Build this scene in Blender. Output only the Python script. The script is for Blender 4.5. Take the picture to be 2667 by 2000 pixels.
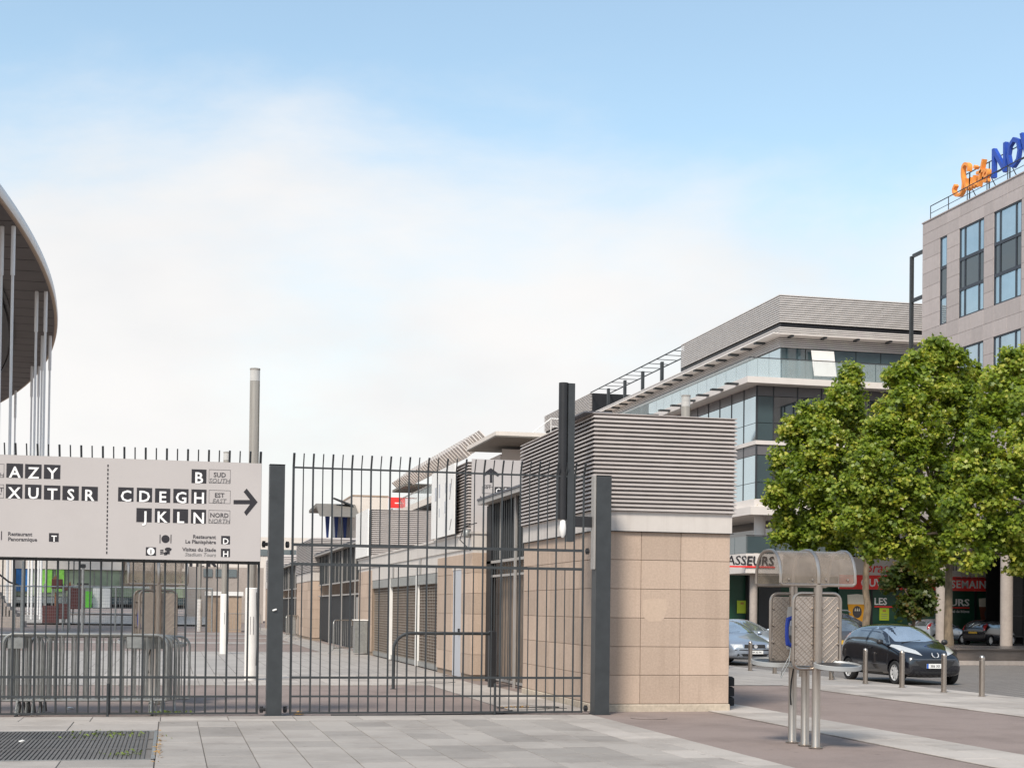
import bpy, bmesh, math, random
import numpy as np
from math import radians, sin, cos, pi, tan, atan2, hypot, sqrt
from mathutils import Vector, Matrix
from mathutils.bvhtree import BVHTree

for o in list(bpy.data.objects): bpy.data.objects.remove(o)
SC = bpy.context.scene
COL = SC.collection
random.seed(7); rng = np.random.default_rng(7)

# ------------------------------------------------------------------ camera
# World axes follow the site grid: +X runs along the fence to the right, +Y runs away along the kiosks.
FPX, CXP, CAMH, PIT, ROL, YAW = 3800.0, 1333.5, 1.68, radians(.9), radians(.7), radians(-13.1)
YPP = 1587 - FPX*tan(PIT)
cam = bpy.data.cameras.new('camera'); camo = bpy.data.objects.new('camera', cam); COL.objects.link(camo)
cam.sensor_fit = 'HORIZONTAL'; cam.sensor_width = 36; cam.lens = FPX/2667*36
cam.shift_y = (YPP-1000)/2667; cam.clip_start = .1; cam.clip_end = 6000
ROT = Matrix.Rotation(YAW,3,'Z') @ Matrix.Rotation(pi/2+PIT,3,'X') @ Matrix.Rotation(ROL,3,'Z')
camo.matrix_world = Matrix.Translation((0,0,CAMH)) @ ROT.to_4x4()
SC.camera = camo
SC.render.resolution_x, SC.render.resolution_y = 1024, 767

# ------------------------------------------------------------------ sky and sun
SUN = Vector((-.38,-.54,.75)).normalized()
W = bpy.data.worlds.new('World'); SC.world = W; W.use_nodes = True
nt = W.node_tree; N = nt.nodes; Lk = nt.links; N.clear()
def wn(t, **k):
    n = N.new(t)
    for a,b in k.items(): setattr(n,a,b)
    return n
out = wn('ShaderNodeOutputWorld'); bg = wn('ShaderNodeBackground'); bg.inputs[1].default_value = .11
sky = wn('ShaderNodeTexSky', sky_type='NISHITA', sun_disc=False)
sky.sun_elevation = math.asin(SUN.z); sky.sun_rotation = atan2(SUN.x,SUN.y); sky.air_density = 1.2; sky.dust_density = 1.0; sky.ozone_density = 1.2
tc = wn('ShaderNodeTexCoord'); sep = wn('ShaderNodeSeparateXYZ'); Lk.new(tc.outputs['Generated'], sep.inputs[0])
mp = wn('ShaderNodeMapping'); mp.inputs['Scale'].default_value = (2.0,2.0,4.6); mp.inputs['Location'].default_value = (5.1,4.3,.6); mp.inputs['Rotation'].default_value = (.25,.12,0)
Lk.new(tc.outputs['Generated'], mp.inputs[0])
ns = wn('ShaderNodeTexNoise'); ns.inputs['Scale'].default_value = 1.25; ns.inputs['Detail'].default_value = 8; ns.inputs['Roughness'].default_value = .57; ns.inputs['Distortion'].default_value = .25
Lk.new(mp.outputs[0], ns.inputs['Vector'])
el = wn('ShaderNodeMapRange'); el.inputs[1].default_value = .11; el.inputs[2].default_value = .40; el.inputs[3].default_value = .64; el.inputs[4].default_value = -.44
Lk.new(sep.outputs[2], el.inputs[0])
am = wn('ShaderNodeMath', operation='MULTIPLY_ADD'); am.inputs[1].default_value = 1.7; am.inputs[2].default_value = -.35; Lk.new(ns.outputs[0], am.inputs[0])
ad = wn('ShaderNodeMath', operation='ADD'); Lk.new(am.outputs[0], ad.inputs[0]); Lk.new(el.outputs[0], ad.inputs[1])
mk = wn('ShaderNodeMapRange', interpolation_type='SMOOTHSTEP'); mk.inputs[1].default_value = .20; mk.inputs[2].default_value = .90; mk.inputs[3].default_value = .10; mk.inputs[4].default_value = .97
Lk.new(ad.outputs[0], mk.inputs[0])
ns2 = wn('ShaderNodeTexNoise'); ns2.inputs['Scale'].default_value = 3.2; ns2.inputs['Detail'].default_value = 6; Lk.new(mp.outputs[0], ns2.inputs['Vector'])
cr = wn('ShaderNodeValToRGB'); cr.color_ramp.elements[0].position = .3; cr.color_ramp.elements[0].color = (4.72,4.68,4.68,1); cr.color_ramp.elements[1].position = .6; cr.color_ramp.elements[1].color = (5.12,5.0,4.92,1)
Lk.new(ns2.outputs[0], cr.inputs[0])
mx = wn('ShaderNodeMixRGB'); Lk.new(mk.outputs[0], mx.inputs[0]); tint = wn('ShaderNodeMixRGB', blend_type='MULTIPLY'); tint.inputs[0].default_value = 1; tint.inputs[2].default_value = (1.10,1.17,1.08,1); Lk.new(sky.outputs[0], tint.inputs[1]); Lk.new(tint.outputs[0], mx.inputs[1]); Lk.new(cr.outputs[0], mx.inputs[2])
Lk.new(mx.outputs[0], bg.inputs[0]); Lk.new(bg.outputs[0], out.inputs[0])
sl = bpy.data.lights.new('sun','SUN'); sl.energy = 2.6; sl.angle = radians(14); sl.color = (1,.92,.82)
so = bpy.data.objects.new('sun', sl); COL.objects.link(so); so.rotation_euler = SUN.to_track_quat('Z','Y').to_euler(); so.location = (0,-20,40)
SC.view_settings.view_transform = 'Standard'; SC.view_settings.look = 'None'; SC.view_settings.gamma = 1; SC.view_settings.use_curve_mapping = False
SC.view_settings.exposure = 0.80

# ------------------------------------------------------------------ helpers
def ray(px,py): return ROT @ Vector(((px-CXP)/FPX, -(py-YPP)/FPX, -1))
def at(px,py,ax,c):
    """point of the place on the plane axis=c that the survey photograph shows at a pixel"""
    d = ray(px,py); C = Vector((0,0,CAMH)); return C + d*((c-C[ax])/d[ax])
def atY(px,py,y): return at(px,py,1,y)
def atX(px,py,x): return at(px,py,0,x)
def atZ(px,py,z=0): return at(px,py,2,z)

MAT = {}
def mat(name, col, rough=.6, metal=0, var=.12, scale=2.0, bump=0, bscale=40, rnd=0, spec=.5, stain=0, alpha=1, trans=0, coat=0, detail=6, stretch=None, ior=1.45, streak=0, spots=0):
    m = bpy.data.materials.new(name); m.use_nodes = True; t = m.node_tree; n = t.nodes; l = t.links
    b = n['Principled BSDF']; b.inputs['Roughness'].default_value = rough; b.inputs['Metallic'].default_value = metal
    b.inputs['Specular IOR Level'].default_value = spec; b.inputs['IOR'].default_value = ior
    if trans: b.inputs['Transmission Weight'].default_value = trans
    if coat: b.inputs['Coat Weight'].default_value = coat; b.inputs['Coat Roughness'].default_value = .04
    if alpha < 1: b.inputs['Alpha'].default_value = alpha
    g = n.new('ShaderNodeNewGeometry'); src = g.outputs['Position']
    if stretch:
        mpn = n.new('ShaderNodeMapping'); mpn.inputs['Scale'].default_value = stretch; l.new(src, mpn.inputs[0]); src = mpn.outputs[0]
    t1 = n.new('ShaderNodeTexNoise'); t1.inputs['Scale'].default_value = scale; t1.inputs['Detail'].default_value = detail; t1.inputs['Roughness'].default_value = .65; l.new(src, t1.inputs['Vector'])
    fac = t1.outputs[0]
    if rnd:
        oi = n.new('ShaderNodeObjectInfo'); a = n.new('ShaderNodeMath'); a.operation = 'MULTIPLY_ADD'; a.inputs[1].default_value = rnd; l.new(oi.outputs['Random'], a.inputs[0])
        s = n.new('ShaderNodeMath'); s.operation = 'SUBTRACT'; s.inputs[1].default_value = rnd/2; l.new(fac, s.inputs[0]); l.new(s.outputs[0], a.inputs[2]); fac = a.outputs[0]
    r = n.new('ShaderNodeValToRGB'); r.color_ramp.elements[0].position = .25; r.color_ramp.elements[1].position = .75
    c = np.array(col[:3]); r.color_ramp.elements[0].color = (*np.clip(c*(1-var),0,1),1); r.color_ramp.elements[1].color = (*np.clip(c*(1+var),0,1),1)
    l.new(fac, r.inputs[0]); colout = r.outputs[0]
    if stain:
        t3 = n.new('ShaderNodeTexNoise'); t3.inputs['Scale'].default_value = .7; t3.inputs['Detail'].default_value = 8; t3.inputs['Roughness'].default_value = .7; l.new(g.outputs['Position'], t3.inputs['Vector'])
        mr = n.new('ShaderNodeMapRange'); mr.inputs[1].default_value = .45; mr.inputs[2].default_value = .7; mr.inputs[4].default_value = stain; l.new(t3.outputs[0], mr.inputs[0])
        mm = n.new('ShaderNodeMixRGB'); mm.blend_type = 'MULTIPLY'; mm.inputs[2].default_value = (.45,.42,.4,1); l.new(mr.outputs[0], mm.inputs[0]); l.new(colout, mm.inputs[1]); colout = mm.outputs[0]
    if streak:
        ms = n.new('ShaderNodeMapping'); ms.inputs['Scale'].default_value = (7,7,.35); l.new(g.outputs['Position'], ms.inputs[0])
        t4 = n.new('ShaderNodeTexNoise'); t4.inputs['Scale'].default_value = 1; t4.inputs['Detail'].default_value = 5; l.new(ms.outputs[0], t4.inputs['Vector'])
        mr = n.new('ShaderNodeMapRange'); mr.inputs[1].default_value = .5; mr.inputs[2].default_value = .75; mr.inputs[4].default_value = streak; l.new(t4.outputs[0], mr.inputs[0])
        mm = n.new('ShaderNodeMixRGB'); mm.blend_type = 'MULTIPLY'; mm.inputs[2].default_value = (.5,.46,.42,1); l.new(mr.outputs[0], mm.inputs[0]); l.new(colout, mm.inputs[1]); colout = mm.outputs[0]
    if spots:      # trodden chewing gum and drips: small irregular dots
        vo = n.new('ShaderNodeTexVoronoi'); vo.inputs['Scale'].default_value = 2.6; l.new(g.outputs['Position'], vo.inputs['Vector'])
        mr = n.new('ShaderNodeMapRange'); mr.inputs[1].default_value = .075; mr.inputs[2].default_value = .105; mr.inputs[3].default_value = spots; mr.inputs[4].default_value = 0; l.new(vo.outputs['Distance'], mr.inputs[0])
        t5 = n.new('ShaderNodeTexNoise'); t5.inputs['Scale'].default_value = .45; t5.inputs['Detail'].default_value = 4; l.new(g.outputs['Position'], t5.inputs['Vector'])
        m5 = n.new('ShaderNodeMapRange'); m5.inputs[1].default_value = .47; m5.inputs[2].default_value = .56; l.new(t5.outputs[0], m5.inputs[0])
        mu = n.new('ShaderNodeMath'); mu.operation = 'MULTIPLY'; l.new(mr.outputs[0], mu.inputs[0]); l.new(m5.outputs[0], mu.inputs[1])
        mm = n.new('ShaderNodeMixRGB'); mm.blend_type = 'MULTIPLY'; mm.inputs[2].default_value = (.45,.43,.42,1); l.new(mu.outputs[0], mm.inputs[0]); l.new(colout, mm.inputs[1]); colout = mm.outputs[0]
    l.new(colout, b.inputs['Base Color'])
    if bump:
        t2 = n.new('ShaderNodeTexNoise'); t2.inputs['Scale'].default_value = bscale; t2.inputs['Detail'].default_value = 4; l.new(src, t2.inputs['Vector'])
        bp = n.new('ShaderNodeBump'); bp.inputs['Strength'].default_value = bump; bp.inputs['Distance'].default_value = .02; l.new(t2.outputs[0], bp.inputs['Height']); l.new(bp.outputs[0], b.inputs['Normal'])
    MAT[name] = m; return m

OFF = {}
def link(o, parent=None):
    COL.objects.link(o)
    if parent: o.parent = parent
    return o
def thing(name, label, cat, loc=(0,0,0), group=None):
    o = bpy.data.objects.new(name, None); o.empty_display_size = .2; o.location = loc; link(o)
    OFF[o] = Vector(loc); o['label'] = label; o['category'] = cat
    if group: o['group'] = group
    return o
def tag(o, label, cat, group=None):
    o['label'] = label; o['category'] = cat
    if group: o['group'] = group
    return o
def struct(o): o['kind'] = 'structure'; return o
def stuff(o): o['kind'] = 'stuff'; return o
def copy_tree(o, parent=None):
    c = o.copy(); COL.objects.link(c); c.parent = parent
    for ch in o.children: copy_tree(ch, c)
    return c

class MB:
    def __init__(s): s.v = []; s.f = []
    def add(s, vs, fs):
        k = len(s.v); s.v += [tuple(p) for p in vs]; s.f += [tuple(i+k for i in f) for f in fs]; return s
    def box(s, x0,x1,y0,y1,z0,z1):
        x0,x1 = sorted((x0,x1)); y0,y1 = sorted((y0,y1)); z0,z1 = sorted((z0,z1))
        return s.add([(x0,y0,z0),(x1,y0,z0),(x1,y1,z0),(x0,y1,z0),(x0,y0,z1),(x1,y0,z1),(x1,y1,z1),(x0,y1,z1)],
                     [(0,3,2,1),(4,5,6,7),(0,1,5,4),(1,2,6,5),(2,3,7,6),(3,0,4,7)])
    def cham(s, x0,x1,y0,y1,z0,z1,c, face='z'):
        """box with chamfered edges on one face: 'z' top, '-y' towards the camera, '-x' left"""
        def P(a,b,t,i):
            if face == 'z': return (x0+i if a == 0 else x1-i, y0+i if b == 0 else y1-i, t)
            if face == '-y': return (x0+i if a == 0 else x1-i, t, z0+i if b == 0 else z1-i)
            return (t, y1-i if a == 0 else y0+i, z0+i if b == 0 else z1-i)
        lv = {'z':((z0,0),(z1-c,0),(z1,c)), '-y':((y1,0),(y0+c,0),(y0,c)), '-x':((x1,0),(x0+c,0),(x0,c))}[face]
        vs = [P(a,b,t,i) for t,i in lv for a,b in ((0,0),(1,0),(1,1),(0,1))]
        fs = [(3,2,1,0),(8,9,10,11)] + [(k*4+i,k*4+(i+1)%4,k*4+4+(i+1)%4,k*4+4+i) for k in (0,1) for i in range(4)]
        return s.add(vs,fs)
    def tube(s, pts, r, n=8, closed=False, caps=True):
        pts = [Vector(p) for p in pts]; m = len(pts); rs = r if isinstance(r,(list,tuple)) else [r]*m
        ref = None; vs = []
        for i in range(m):
            if closed: t = pts[(i+1)%m]-pts[i-1]
            else: t = pts[min(i+1,m-1)]-pts[max(i-1,0)]
            t.normalize()
            if ref is None: ref = t.orthogonal().normalized()
            ref = ref - t*ref.dot(t)
            if ref.length < 1e-6: ref = t.orthogonal()
            ref.normalize(); b = t.cross(ref)
            vs += [pts[i] + (ref*cos(2*pi*k/n+pi/n)+b*sin(2*pi*k/n+pi/n))*rs[i] for k in range(n)]
        fs = []
        for i in range(m if closed else m-1):
            j = (i+1)%m
            fs += [(i*n+k, i*n+(k+1)%n, j*n+(k+1)%n, j*n+k) for k in range(n)]
        if not closed and caps: fs += [tuple(range(n))[::-1], tuple(range((m-1)*n,m*n))]
        return s.add(vs,fs)
    def cyl(s, x,y,z0,z1,r,n=16,r2=None): return s.tube([(x,y,z0),(x,y,z1)],[r,r if r2 is None else r2],n)
    def lathe(s, x,y,prof,n=20):
        vs = [(x+r*cos(2*pi*k/n), y+r*sin(2*pi*k/n), z) for r,z in prof for k in range(n)]; m = len(prof)
        fs = [(i*n+k,i*n+(k+1)%n,(i+1)*n+(k+1)%n,(i+1)*n+k) for i in range(m-1) for k in range(n)] + [tuple(range(n))[::-1], tuple(range((m-1)*n,m*n))]
        return s.add(vs,fs)
    def prism(s, pts, ax, a, b):
        """extrude a closed 2D outline along axis ax from a to b; outline holds the two other axes in order"""
        def P(p,t): q = list(p); q.insert(ax,t); return tuple(q)
        n = len(pts)
        return s.add([P(p,a) for p in pts]+[P(p,b) for p in pts], [tuple(range(n))[::-1], tuple(range(n,2*n))]+[(i,(i+1)%n,n+(i+1)%n,n+i) for i in range(n)])
    def ring(s, x0,x1,y0,y1,prof, sides='all'):
        """sweep a profile [(outward offset, z)] around a rectangle with mitred corners"""
        cs = [(x0,y0,-1,-1),(x1,y0,1,-1),(x1,y1,1,1),(x0,y1,-1,1)]; n = len(prof)
        vs = [(x+sx*o, y+sy*o, z) for x,y,sx,sy in cs for o,z in prof]; fs = []
        for c in range(4):
            d = (c+1)%4; fs += [(c*n+i, d*n+i, d*n+(i+1)%n, c*n+(i+1)%n) for i in range(n)]
        return s.add(vs,fs)
    def mesh(s, name='m', smooth=False, ang=35, c=None):
        V = np.array(s.v,float)
        if c is None: c = (V.max(0)+V.min(0))/2
        me = bpy.data.meshes.new(name); me.from_pydata((V-np.array(c)).tolist(),[],s.f)
        bm = bmesh.new(); bm.from_mesh(me); bmesh.ops.recalc_face_normals(bm, faces=bm.faces); bm.to_mesh(me); bm.free()
        if smooth:
            me.polygons.foreach_set('use_smooth',[True]*len(me.polygons)); me.set_sharp_from_angle(angle=radians(ang))
        return me, Vector(c)
    def obj(s, name, m, parent=None, smooth=False, ang=35):
        me, c = s.mesh(name, smooth, ang)
        if m: me.materials.append(MAT[m] if isinstance(m,str) else m)
        o = bpy.data.objects.new(name, me); off = OFF.get(parent, Vector()) if parent else Vector()
        o.location = c-off; OFF[o] = c.copy(); return link(o, parent)

def B(name, m, x0,x1,y0,y1,z0,z1, parent=None): return MB().box(x0,x1,y0,y1,z0,z1).obj(name, m, parent)

FONT = {}
def text_mb(s, size=1, bold=0, shear=0, spacing=1, res=2):
    k = (s,bold,shear,spacing,res)
    if k not in FONT:
        cu = bpy.data.curves.new('t','FONT'); cu.body = s; cu.size = 1; cu.offset = bold; cu.shear = shear; cu.space_character = spacing; cu.resolution_u = res; cu.fill_mode = 'FRONT'
        ob = bpy.data.objects.new('t',cu); me = bpy.data.meshes.new_from_object(ob)
        V = [tuple(v.co) for v in me.vertices]; F = [tuple(p.vertices) for p in me.polygons]
        bpy.data.objects.remove(ob); bpy.data.meshes.remove(me); FONT[k] = (V,F)
    V,F = FONT[k]
    return [(x*size,y*size) for x,y,z in V], F
def text(name, m, s, parent, x,y,z, h, face='-y', align='c', bold=0, shear=0, depth=.006, width=None, spacing=1, zbase=True):
    """letters with cap height h standing at z; face '-y' reads along +x, face '-x' reads along -y"""
    V,F = text_mb(s, 1, bold, shear, spacing)
    if not V: return None
    xs = [p[0] for p in V]; ys = [p[1] for p in V]; sc = h/.72
    sx = sc if width is None else width/(max(xs)-min(xs))
    ox = {'l':min(xs),'r':max(xs),'c':(max(xs)+min(xs))/2}[align]
    P = [((p[0]-ox)*sx, p[1]*sc) for p in V]; n = len(P)
    if face == '-y': f = lambda a,b,t: (x+a, y-t, z+b)
    elif face == '+y': f = lambda a,b,t: (x-a, y+t, z+b)
    else: f = lambda a,b,t: (x-t, y-a, z+b)
    mb = MB(); mb.v = [f(a,b,depth) for a,b in P]+[f(a,b,0) for a,b in P]
    mb.f = list(F); ec = {}
    for fc in F:
        for i in range(len(fc)):
            e = (fc[i],fc[(i+1)%len(fc)]); ec[e] = 1
    for a,b in ec:
        if (b,a) not in ec: mb.f.append((b,a,a+n,b+n))
    me = bpy.data.meshes.new(name); V = np.array(mb.v); c = (V.max(0)+V.min(0))/2
    me.from_pydata((V-c).tolist(),[],mb.f); me.materials.append(MAT[m])
    o = bpy.data.objects.new(name, me); off = OFF.get(parent,Vector()); o.location = Vector(c)-off; OFF[o] = Vector(c); return link(o,parent)

# ------------------------------------------------------------------ materials
mat('asphalt_pink',(.228,.180,.160),.85,var=.24,scale=45,bump=.3,bscale=160,stain=.45,spots=.5)
mat('road_grey',(.21,.19,.175),.85,var=.16,scale=40,bump=.35,bscale=120,stain=.35)
mat('granite',(.285,.258,.232),.75,var=.13,scale=45,bump=.12,bscale=140,rnd=.9,stain=.50,spots=.6)
mat('granite_light',(.36,.325,.293),.75,var=.13,scale=45,bump=.12,bscale=140,rnd=.8,stain=.50,spots=.6)
mat('joint',(.13,.12,.11),.95,var=.2,scale=8)
mat('steel_dark',(.036,.040,.043),.45,metal=.0,var=.2,scale=5,spec=.5)
mat('steel_black',(.018,.018,.020),.45,var=.2,scale=5)
mat('galv',(.36,.362,.345),.42,metal=.75,var=.25,scale=9,bump=.05)
mat('stainless',(.40,.35,.305),.33,metal=.92,var=.12,scale=6,bump=.03,stretch=(12,12,1.2))
mat('stone',(.448,.340,.264),.8,var=.15,scale=30,bump=.12,bscale=90,rnd=.4,stain=.20,detail=9,streak=.25)
mat('stone_joint',(.27,.205,.155),.9,var=.15,scale=9)
mat('stone_base',(.44,.37,.29),.85,var=.22,scale=14,bump=.3,bscale=50,stain=.4)
mat('white_band',(.55,.505,.465),.6,var=.05,scale=3,stain=.12,streak=.3)
mat('louvre',(.455,.41,.385),.45,metal=.25,var=.08,scale=2.5,rnd=.15,stain=.12)
mat('dark_void',(.012,.012,.013),.9,var=.1)
mat('sign_grey',(.445,.41,.395),.45,var=.03,scale=1.2,stain=.06)
mat('sign_black',(.022,.020,.024),.5,var=.1)
mat('sign_white',(.80,.78,.76),.5,var=.02)
mat('ink',(.06,.055,.06),.6,var=.1)
mat('ink_grey',(.17,.16,.16),.6,var=.1)
mat('dark_panel',(.017,.018,.020),.6,var=.2,scale=3,spec=.3)
mat('frame_light',(.36,.34,.32),.5,metal=.3,var=.1)
mat('wood_gap',(.36,.27,.20),.7,var=.15,scale=6)
mat('door_grey',(.42,.43,.46),.5,var=.04)
mat('white_paint',(.74,.72,.69),.5,var=.05,scale=4,stain=.1)
mat('cream',(.66,.60,.54),.7,var=.06,scale=1.5,stain=.12)
mat('slate_roof',(.10,.10,.115),.6,var=.2)
mat('cladding',(.415,.365,.348),.65,var=.08,scale=5,rnd=.45,stain=.10,streak=.18)
mat('office_louvre',(.60,.56,.53),.45,metal=.15,var=.08,scale=1.5)
mat('office_white',(.64,.59,.55),.55,var=.05,scale=1.2,stain=.08)
mat('spandrel',(.13,.125,.13),.25,var=.08)
def glassy(name, col, rough=.03, ior=2.2, spec=1.0):
    return mat(name, col, rough, var=.15, scale=.5, spec=spec, ior=ior)
mat('glass_sky',(.55,.66,.70),.02,metal=.85,var=.06,scale=.4)
glassy('glass_dark',(.020,.026,.028),.02,ior=1.7)
glassy('glass_teal',(.045,.072,.080),.02,ior=1.75)
mat('glass_hotel',(.42,.53,.60),.02,metal=.85,var=.12,scale=.6)
mat('car_glass',(.26,.29,.31),.03,metal=.75,var=.3,scale=2)
mat('screen_glass',(.62,.68,.72),.03,metal=.85,var=.2,scale=1.5)
mat('clear_pane',(.50,.58,.58),.05,var=.06,alpha=.22)
mat('lobby_glass',(.015,.017,.018),.2,var=.3,scale=.8,spec=.25)
mat('roof_under',(.16,.145,.125),.7,var=.1)
mat('frame_dark',(.035,.038,.042),.4,var=.1)
mat('hotel_frame',(.035,.042,.055),.4,var=.1)
mat('concrete',(.36,.31,.275),.8,var=.12,scale=7,bump=.1,bscale=40,stain=.25,stretch=(1,1,1))
mat('plinth',(.14,.115,.10),.22,var=.2,scale=1.5,stain=.3,stretch=(1,1,6))
mat('green_wall',(.012,.058,.034),.3,var=.15,scale=1.5)
mat('red_paint',(.78,.040,.036),.45,var=.08)
mat('poster_green',(.42,.52,.035),.5,var=.05)
mat('beer',(.66,.30,.02),.45,var=.2,scale=2,stretch=(1,1,.3))
mat('foam',(.72,.66,.55),.6,var=.12,scale=14)
mat('shop_brown',(.13,.075,.048),.7,var=.5,scale=5)
mat('brown_beer',(.16,.05,.025),.4,var=.3,scale=2)
mat('orange_sign',(.80,.29,.055),.4,var=.06)
mat('blue_sign',(.02,.065,.36),.35,var=.06)
mat('stad_white',(.66,.655,.65),.5,var=.04,scale=.2)
mat('stad_soffit',(.080,.070,.067),.7,var=.12,scale=.35)
mat('stad_dark',(.02,.02,.02),.6)
mat('bark',(.19,.145,.10),.85,var=.45,scale=7,bump=.4,bscale=14,stretch=(1,1,.45),detail=3)
mat('rubber',(.018,.018,.019),.8,var=.15)
mat('rim_silver',(.62,.62,.62),.35,metal=.35,var=.08)
mat('paint_black',(.006,.0065,.010),.18,var=.05,coat=1)
mat('paint_silver',(.34,.38,.44),.28,metal=.6,var=.04,coat=1)
mat('paint_pale',(.45,.50,.56),.28,metal=.5,var=.04,coat=1)
mat('paint_grey',(.06,.06,.068),.3,metal=.3,var=.05,coat=1)
mat('lamp_glass',(.62,.62,.60),.12,metal=.35,var=.12,scale=30,coat=1)
mat('tail_red',(.35,.02,.02),.2,coat=1)
mat('plate_white',(.74,.73,.70),.5,var=.03)
mat('plate_yellow',(.62,.36,.03),.5,var=.03)
mat('plate_blue',(.02,.10,.42),.5)
mat('phone_body',(.26,.25,.24),.5,var=.08)
mat('phone_blue',(.012,.03,.20),.35)
mat('tread_plate',(.44,.385,.335),.42,metal=.75,var=.14,scale=9)
mat('tray',(.34,.345,.34),.4,metal=.3,var=.1)
mat('lamp_pole',(.42,.385,.34),.32,metal=.75,var=.14,scale=3,stretch=(6,6,.5))
mat('lamp_sleeve',(.70,.67,.63),.5,var=.05,scale=3,stain=.15)
mat('clear_cap',(.55,.53,.50),.2,var=.1,alpha=.7)
mat('play_red',(.085,.025,.022),.55,var=.15)
mat('store_glass',(.22,.27,.19),.25,var=.35,scale=.5,detail=3)
mat('banner_blue',(.03,.16,.42),.5,var=.5,scale=.9)
mat('banner_green',(.18,.45,.06),.5,var=.5,scale=1.1)
mat('green_box',(.10,.45,.03),.5)
mat('hedge',(.05,.06,.03),.9,var=.5,scale=4)
mat('blue_paint',(.012,.035,.16),.5)
mat('brown_leaf',(.36,.20,.05),.8,var=.3,scale=30)
mat('weed',(.12,.16,.03),.8,var=.3,scale=30)
mat('white_litter',(.75,.73,.70),.7)
mat('cable',(.02,.02,.02),.6)
mat('rust',(.20,.09,.045),.8,var=.3,scale=10)
m = mat('hood_clear',(.26,.215,.175),.14,var=.35,scale=5,alpha=.40,stain=.5)
# ------------------------------------------------------------------ ground
def sheet(name, m, x0,x1,y0,y1,z):
    me = bpy.data.meshes.new(name); me.from_pydata([(x0,y0,z),(x1,y0,z),(x1,y1,z),(x0,y1,z)],[],[(0,1,2,3)]); me.materials.append(MAT[m] if isinstance(m,str) else m)
    o = bpy.data.objects.new(name, me); link(o); OFF[o] = Vector(); return struct(o)
def paved(name, base, jw=.010, bw=.52, bh=.8):
    """far paving where single slabs can no longer be told apart"""
    m = mat(name, base, .75, var=.1, scale=40, stain=.3); t = m.node_tree; n = t.nodes; l = t.links
    b = n['Principled BSDF']; old = b.inputs['Base Color'].links[0].from_socket
    g = n.new('ShaderNodeNewGeometry'); mpn = n.new('ShaderNodeMapping'); mpn.inputs['Rotation'].default_value = (0,0,pi/2); l.new(g.outputs['Position'], mpn.inputs[0])
    bt = n.new('ShaderNodeTexBrick'); bt.inputs['Color1'].default_value = (1,1,1,1); bt.inputs['Color2'].default_value = (.86,.86,.86,1); bt.inputs['Mortar'].default_value = (.42,.4,.38,1)
    bt.inputs['Scale'].default_value = 1; bt.inputs['Mortar Size'].default_value = jw; bt.inputs['Brick Width'].default_value = bh; bt.inputs['Row Height'].default_value = bw
    l.new(mpn.outputs[0], bt.inputs[0]); mm = n.new('ShaderNodeMixRGB'); mm.blend_type = 'MULTIPLY'; mm.inputs[0].default_value = 1; l.new(old, mm.inputs[1]); l.new(bt.outputs[0], mm.inputs[2]); l.new(mm.outputs[0], b.inputs['Base Color'])
paved('paving_far',(.345,.318,.292)); paved('sett_road',(.225,.205,.19),jw=.03,bw=.16,bh=.30)

# main ground sheet: flat around the kiosks, rising gently towards the far side of the plaza
me = bpy.data.meshes.new('ground'); vs = []; fs = []
ys = [-60,0,12,23,100,120,140,165,185,230,400,3000]; zs = [0,0,0,0,0,.15,.45,.95,1.2,1.3,1.4,1.5]
for y,z in zip(ys,zs):
    for x in (-2500,-60,12,17,60,2500): vs.append((x,y,z if x < 12 else 0))
for j in range(len(ys)-1):
    for i in range(5): fs.append((j*6+i,j*6+i+1,j*6+i+7,j*6+i+6))
me.from_pydata(vs,[],fs); me.materials.append(MAT['asphalt_pink']); gnd = struct(link(bpy.data.objects.new('ground', me)))
def far_z(y): return float(np.interp(y, ys, zs))
def far_sheet(name, m, x0,x1,y0,y1,dz=.012):
    st = sorted({y0,y1,*[y for y in ys if y0 < y < y1]}); v = []; f = []
    for y in st: v += [(x0,y,far_z(y)+dz),(x1,y,far_z(y)+dz)]
    for i in range(len(st)-1): f.append((2*i,2*i+1,2*i+3,2*i+2))
    me = bpy.data.meshes.new(name); me.from_pydata(v,[],f); me.materials.append(MAT[m]); return struct(link(bpy.data.objects.new(name, me)))

sheet('road','sett_road',16.95,60,-20,79.5,.004)
# joint bed under the granite slabs, then every slab as a piece
def slabs(parent_name, x0,x1,y0,y1,w,l,mk='granite',z=.004,skip=None,th=.012):
    bed = sheet(parent_name,'joint',x0,x1,y0,y1,z); bed.name = parent_name
    nx = max(1,round((x1-x0)/w)); dx = (x1-x0)/nx; cache = {}
    for i in range(nx):
        y = y0 - random.random()*l*.8
        while y < y1:
            a,b = max(y,y0),min(y+l,y1); y += l
            if b-a < .06: continue
            xa,xb = x0+i*dx,x0+(i+1)*dx
            if skip and skip((xa+xb)/2,(a+b)/2): continue
            key = round(b-a,3)
            if key not in cache: 
                cache[key] = MB().cham(-dx/2+.005,dx/2-.005,-(b-a)/2+.005,(b-a)/2-.005,0,th,.004).mesh('slab',c=(0,0,0))[0]; cache[key].materials.append(MAT[mk])
            o = bpy.data.objects.new('slab', cache[key]); o.location = ((xa+xb)/2,(a+b)/2,z+random.random()*.003); link(o, bed)
    return bed
GX0,GX1,GY0,GY1 = -3.9,-.16,16.25,19.98          # metal grate in the pavement
slabs('pavement',-.155,5.72,13.5,21.6,.53,.82)
slabs('pavement_border',5.725,6.56,13.5,22.5,.42,.84,'granite_light')
slabs('pavement_margin',-6,5.72,21.605,22.5,.97,.45,'granite_light')
slabs('pavement_corner',-6,-.16,19.985,21.6,1.15,.8,'granite_light')
slabs('pavement_edge',-5,-.16,13.5,16.245,.97,.7,'granite')
slabs('light_band',8.85,9.98,11,30.5,.56,.82,'granite_light')
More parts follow.
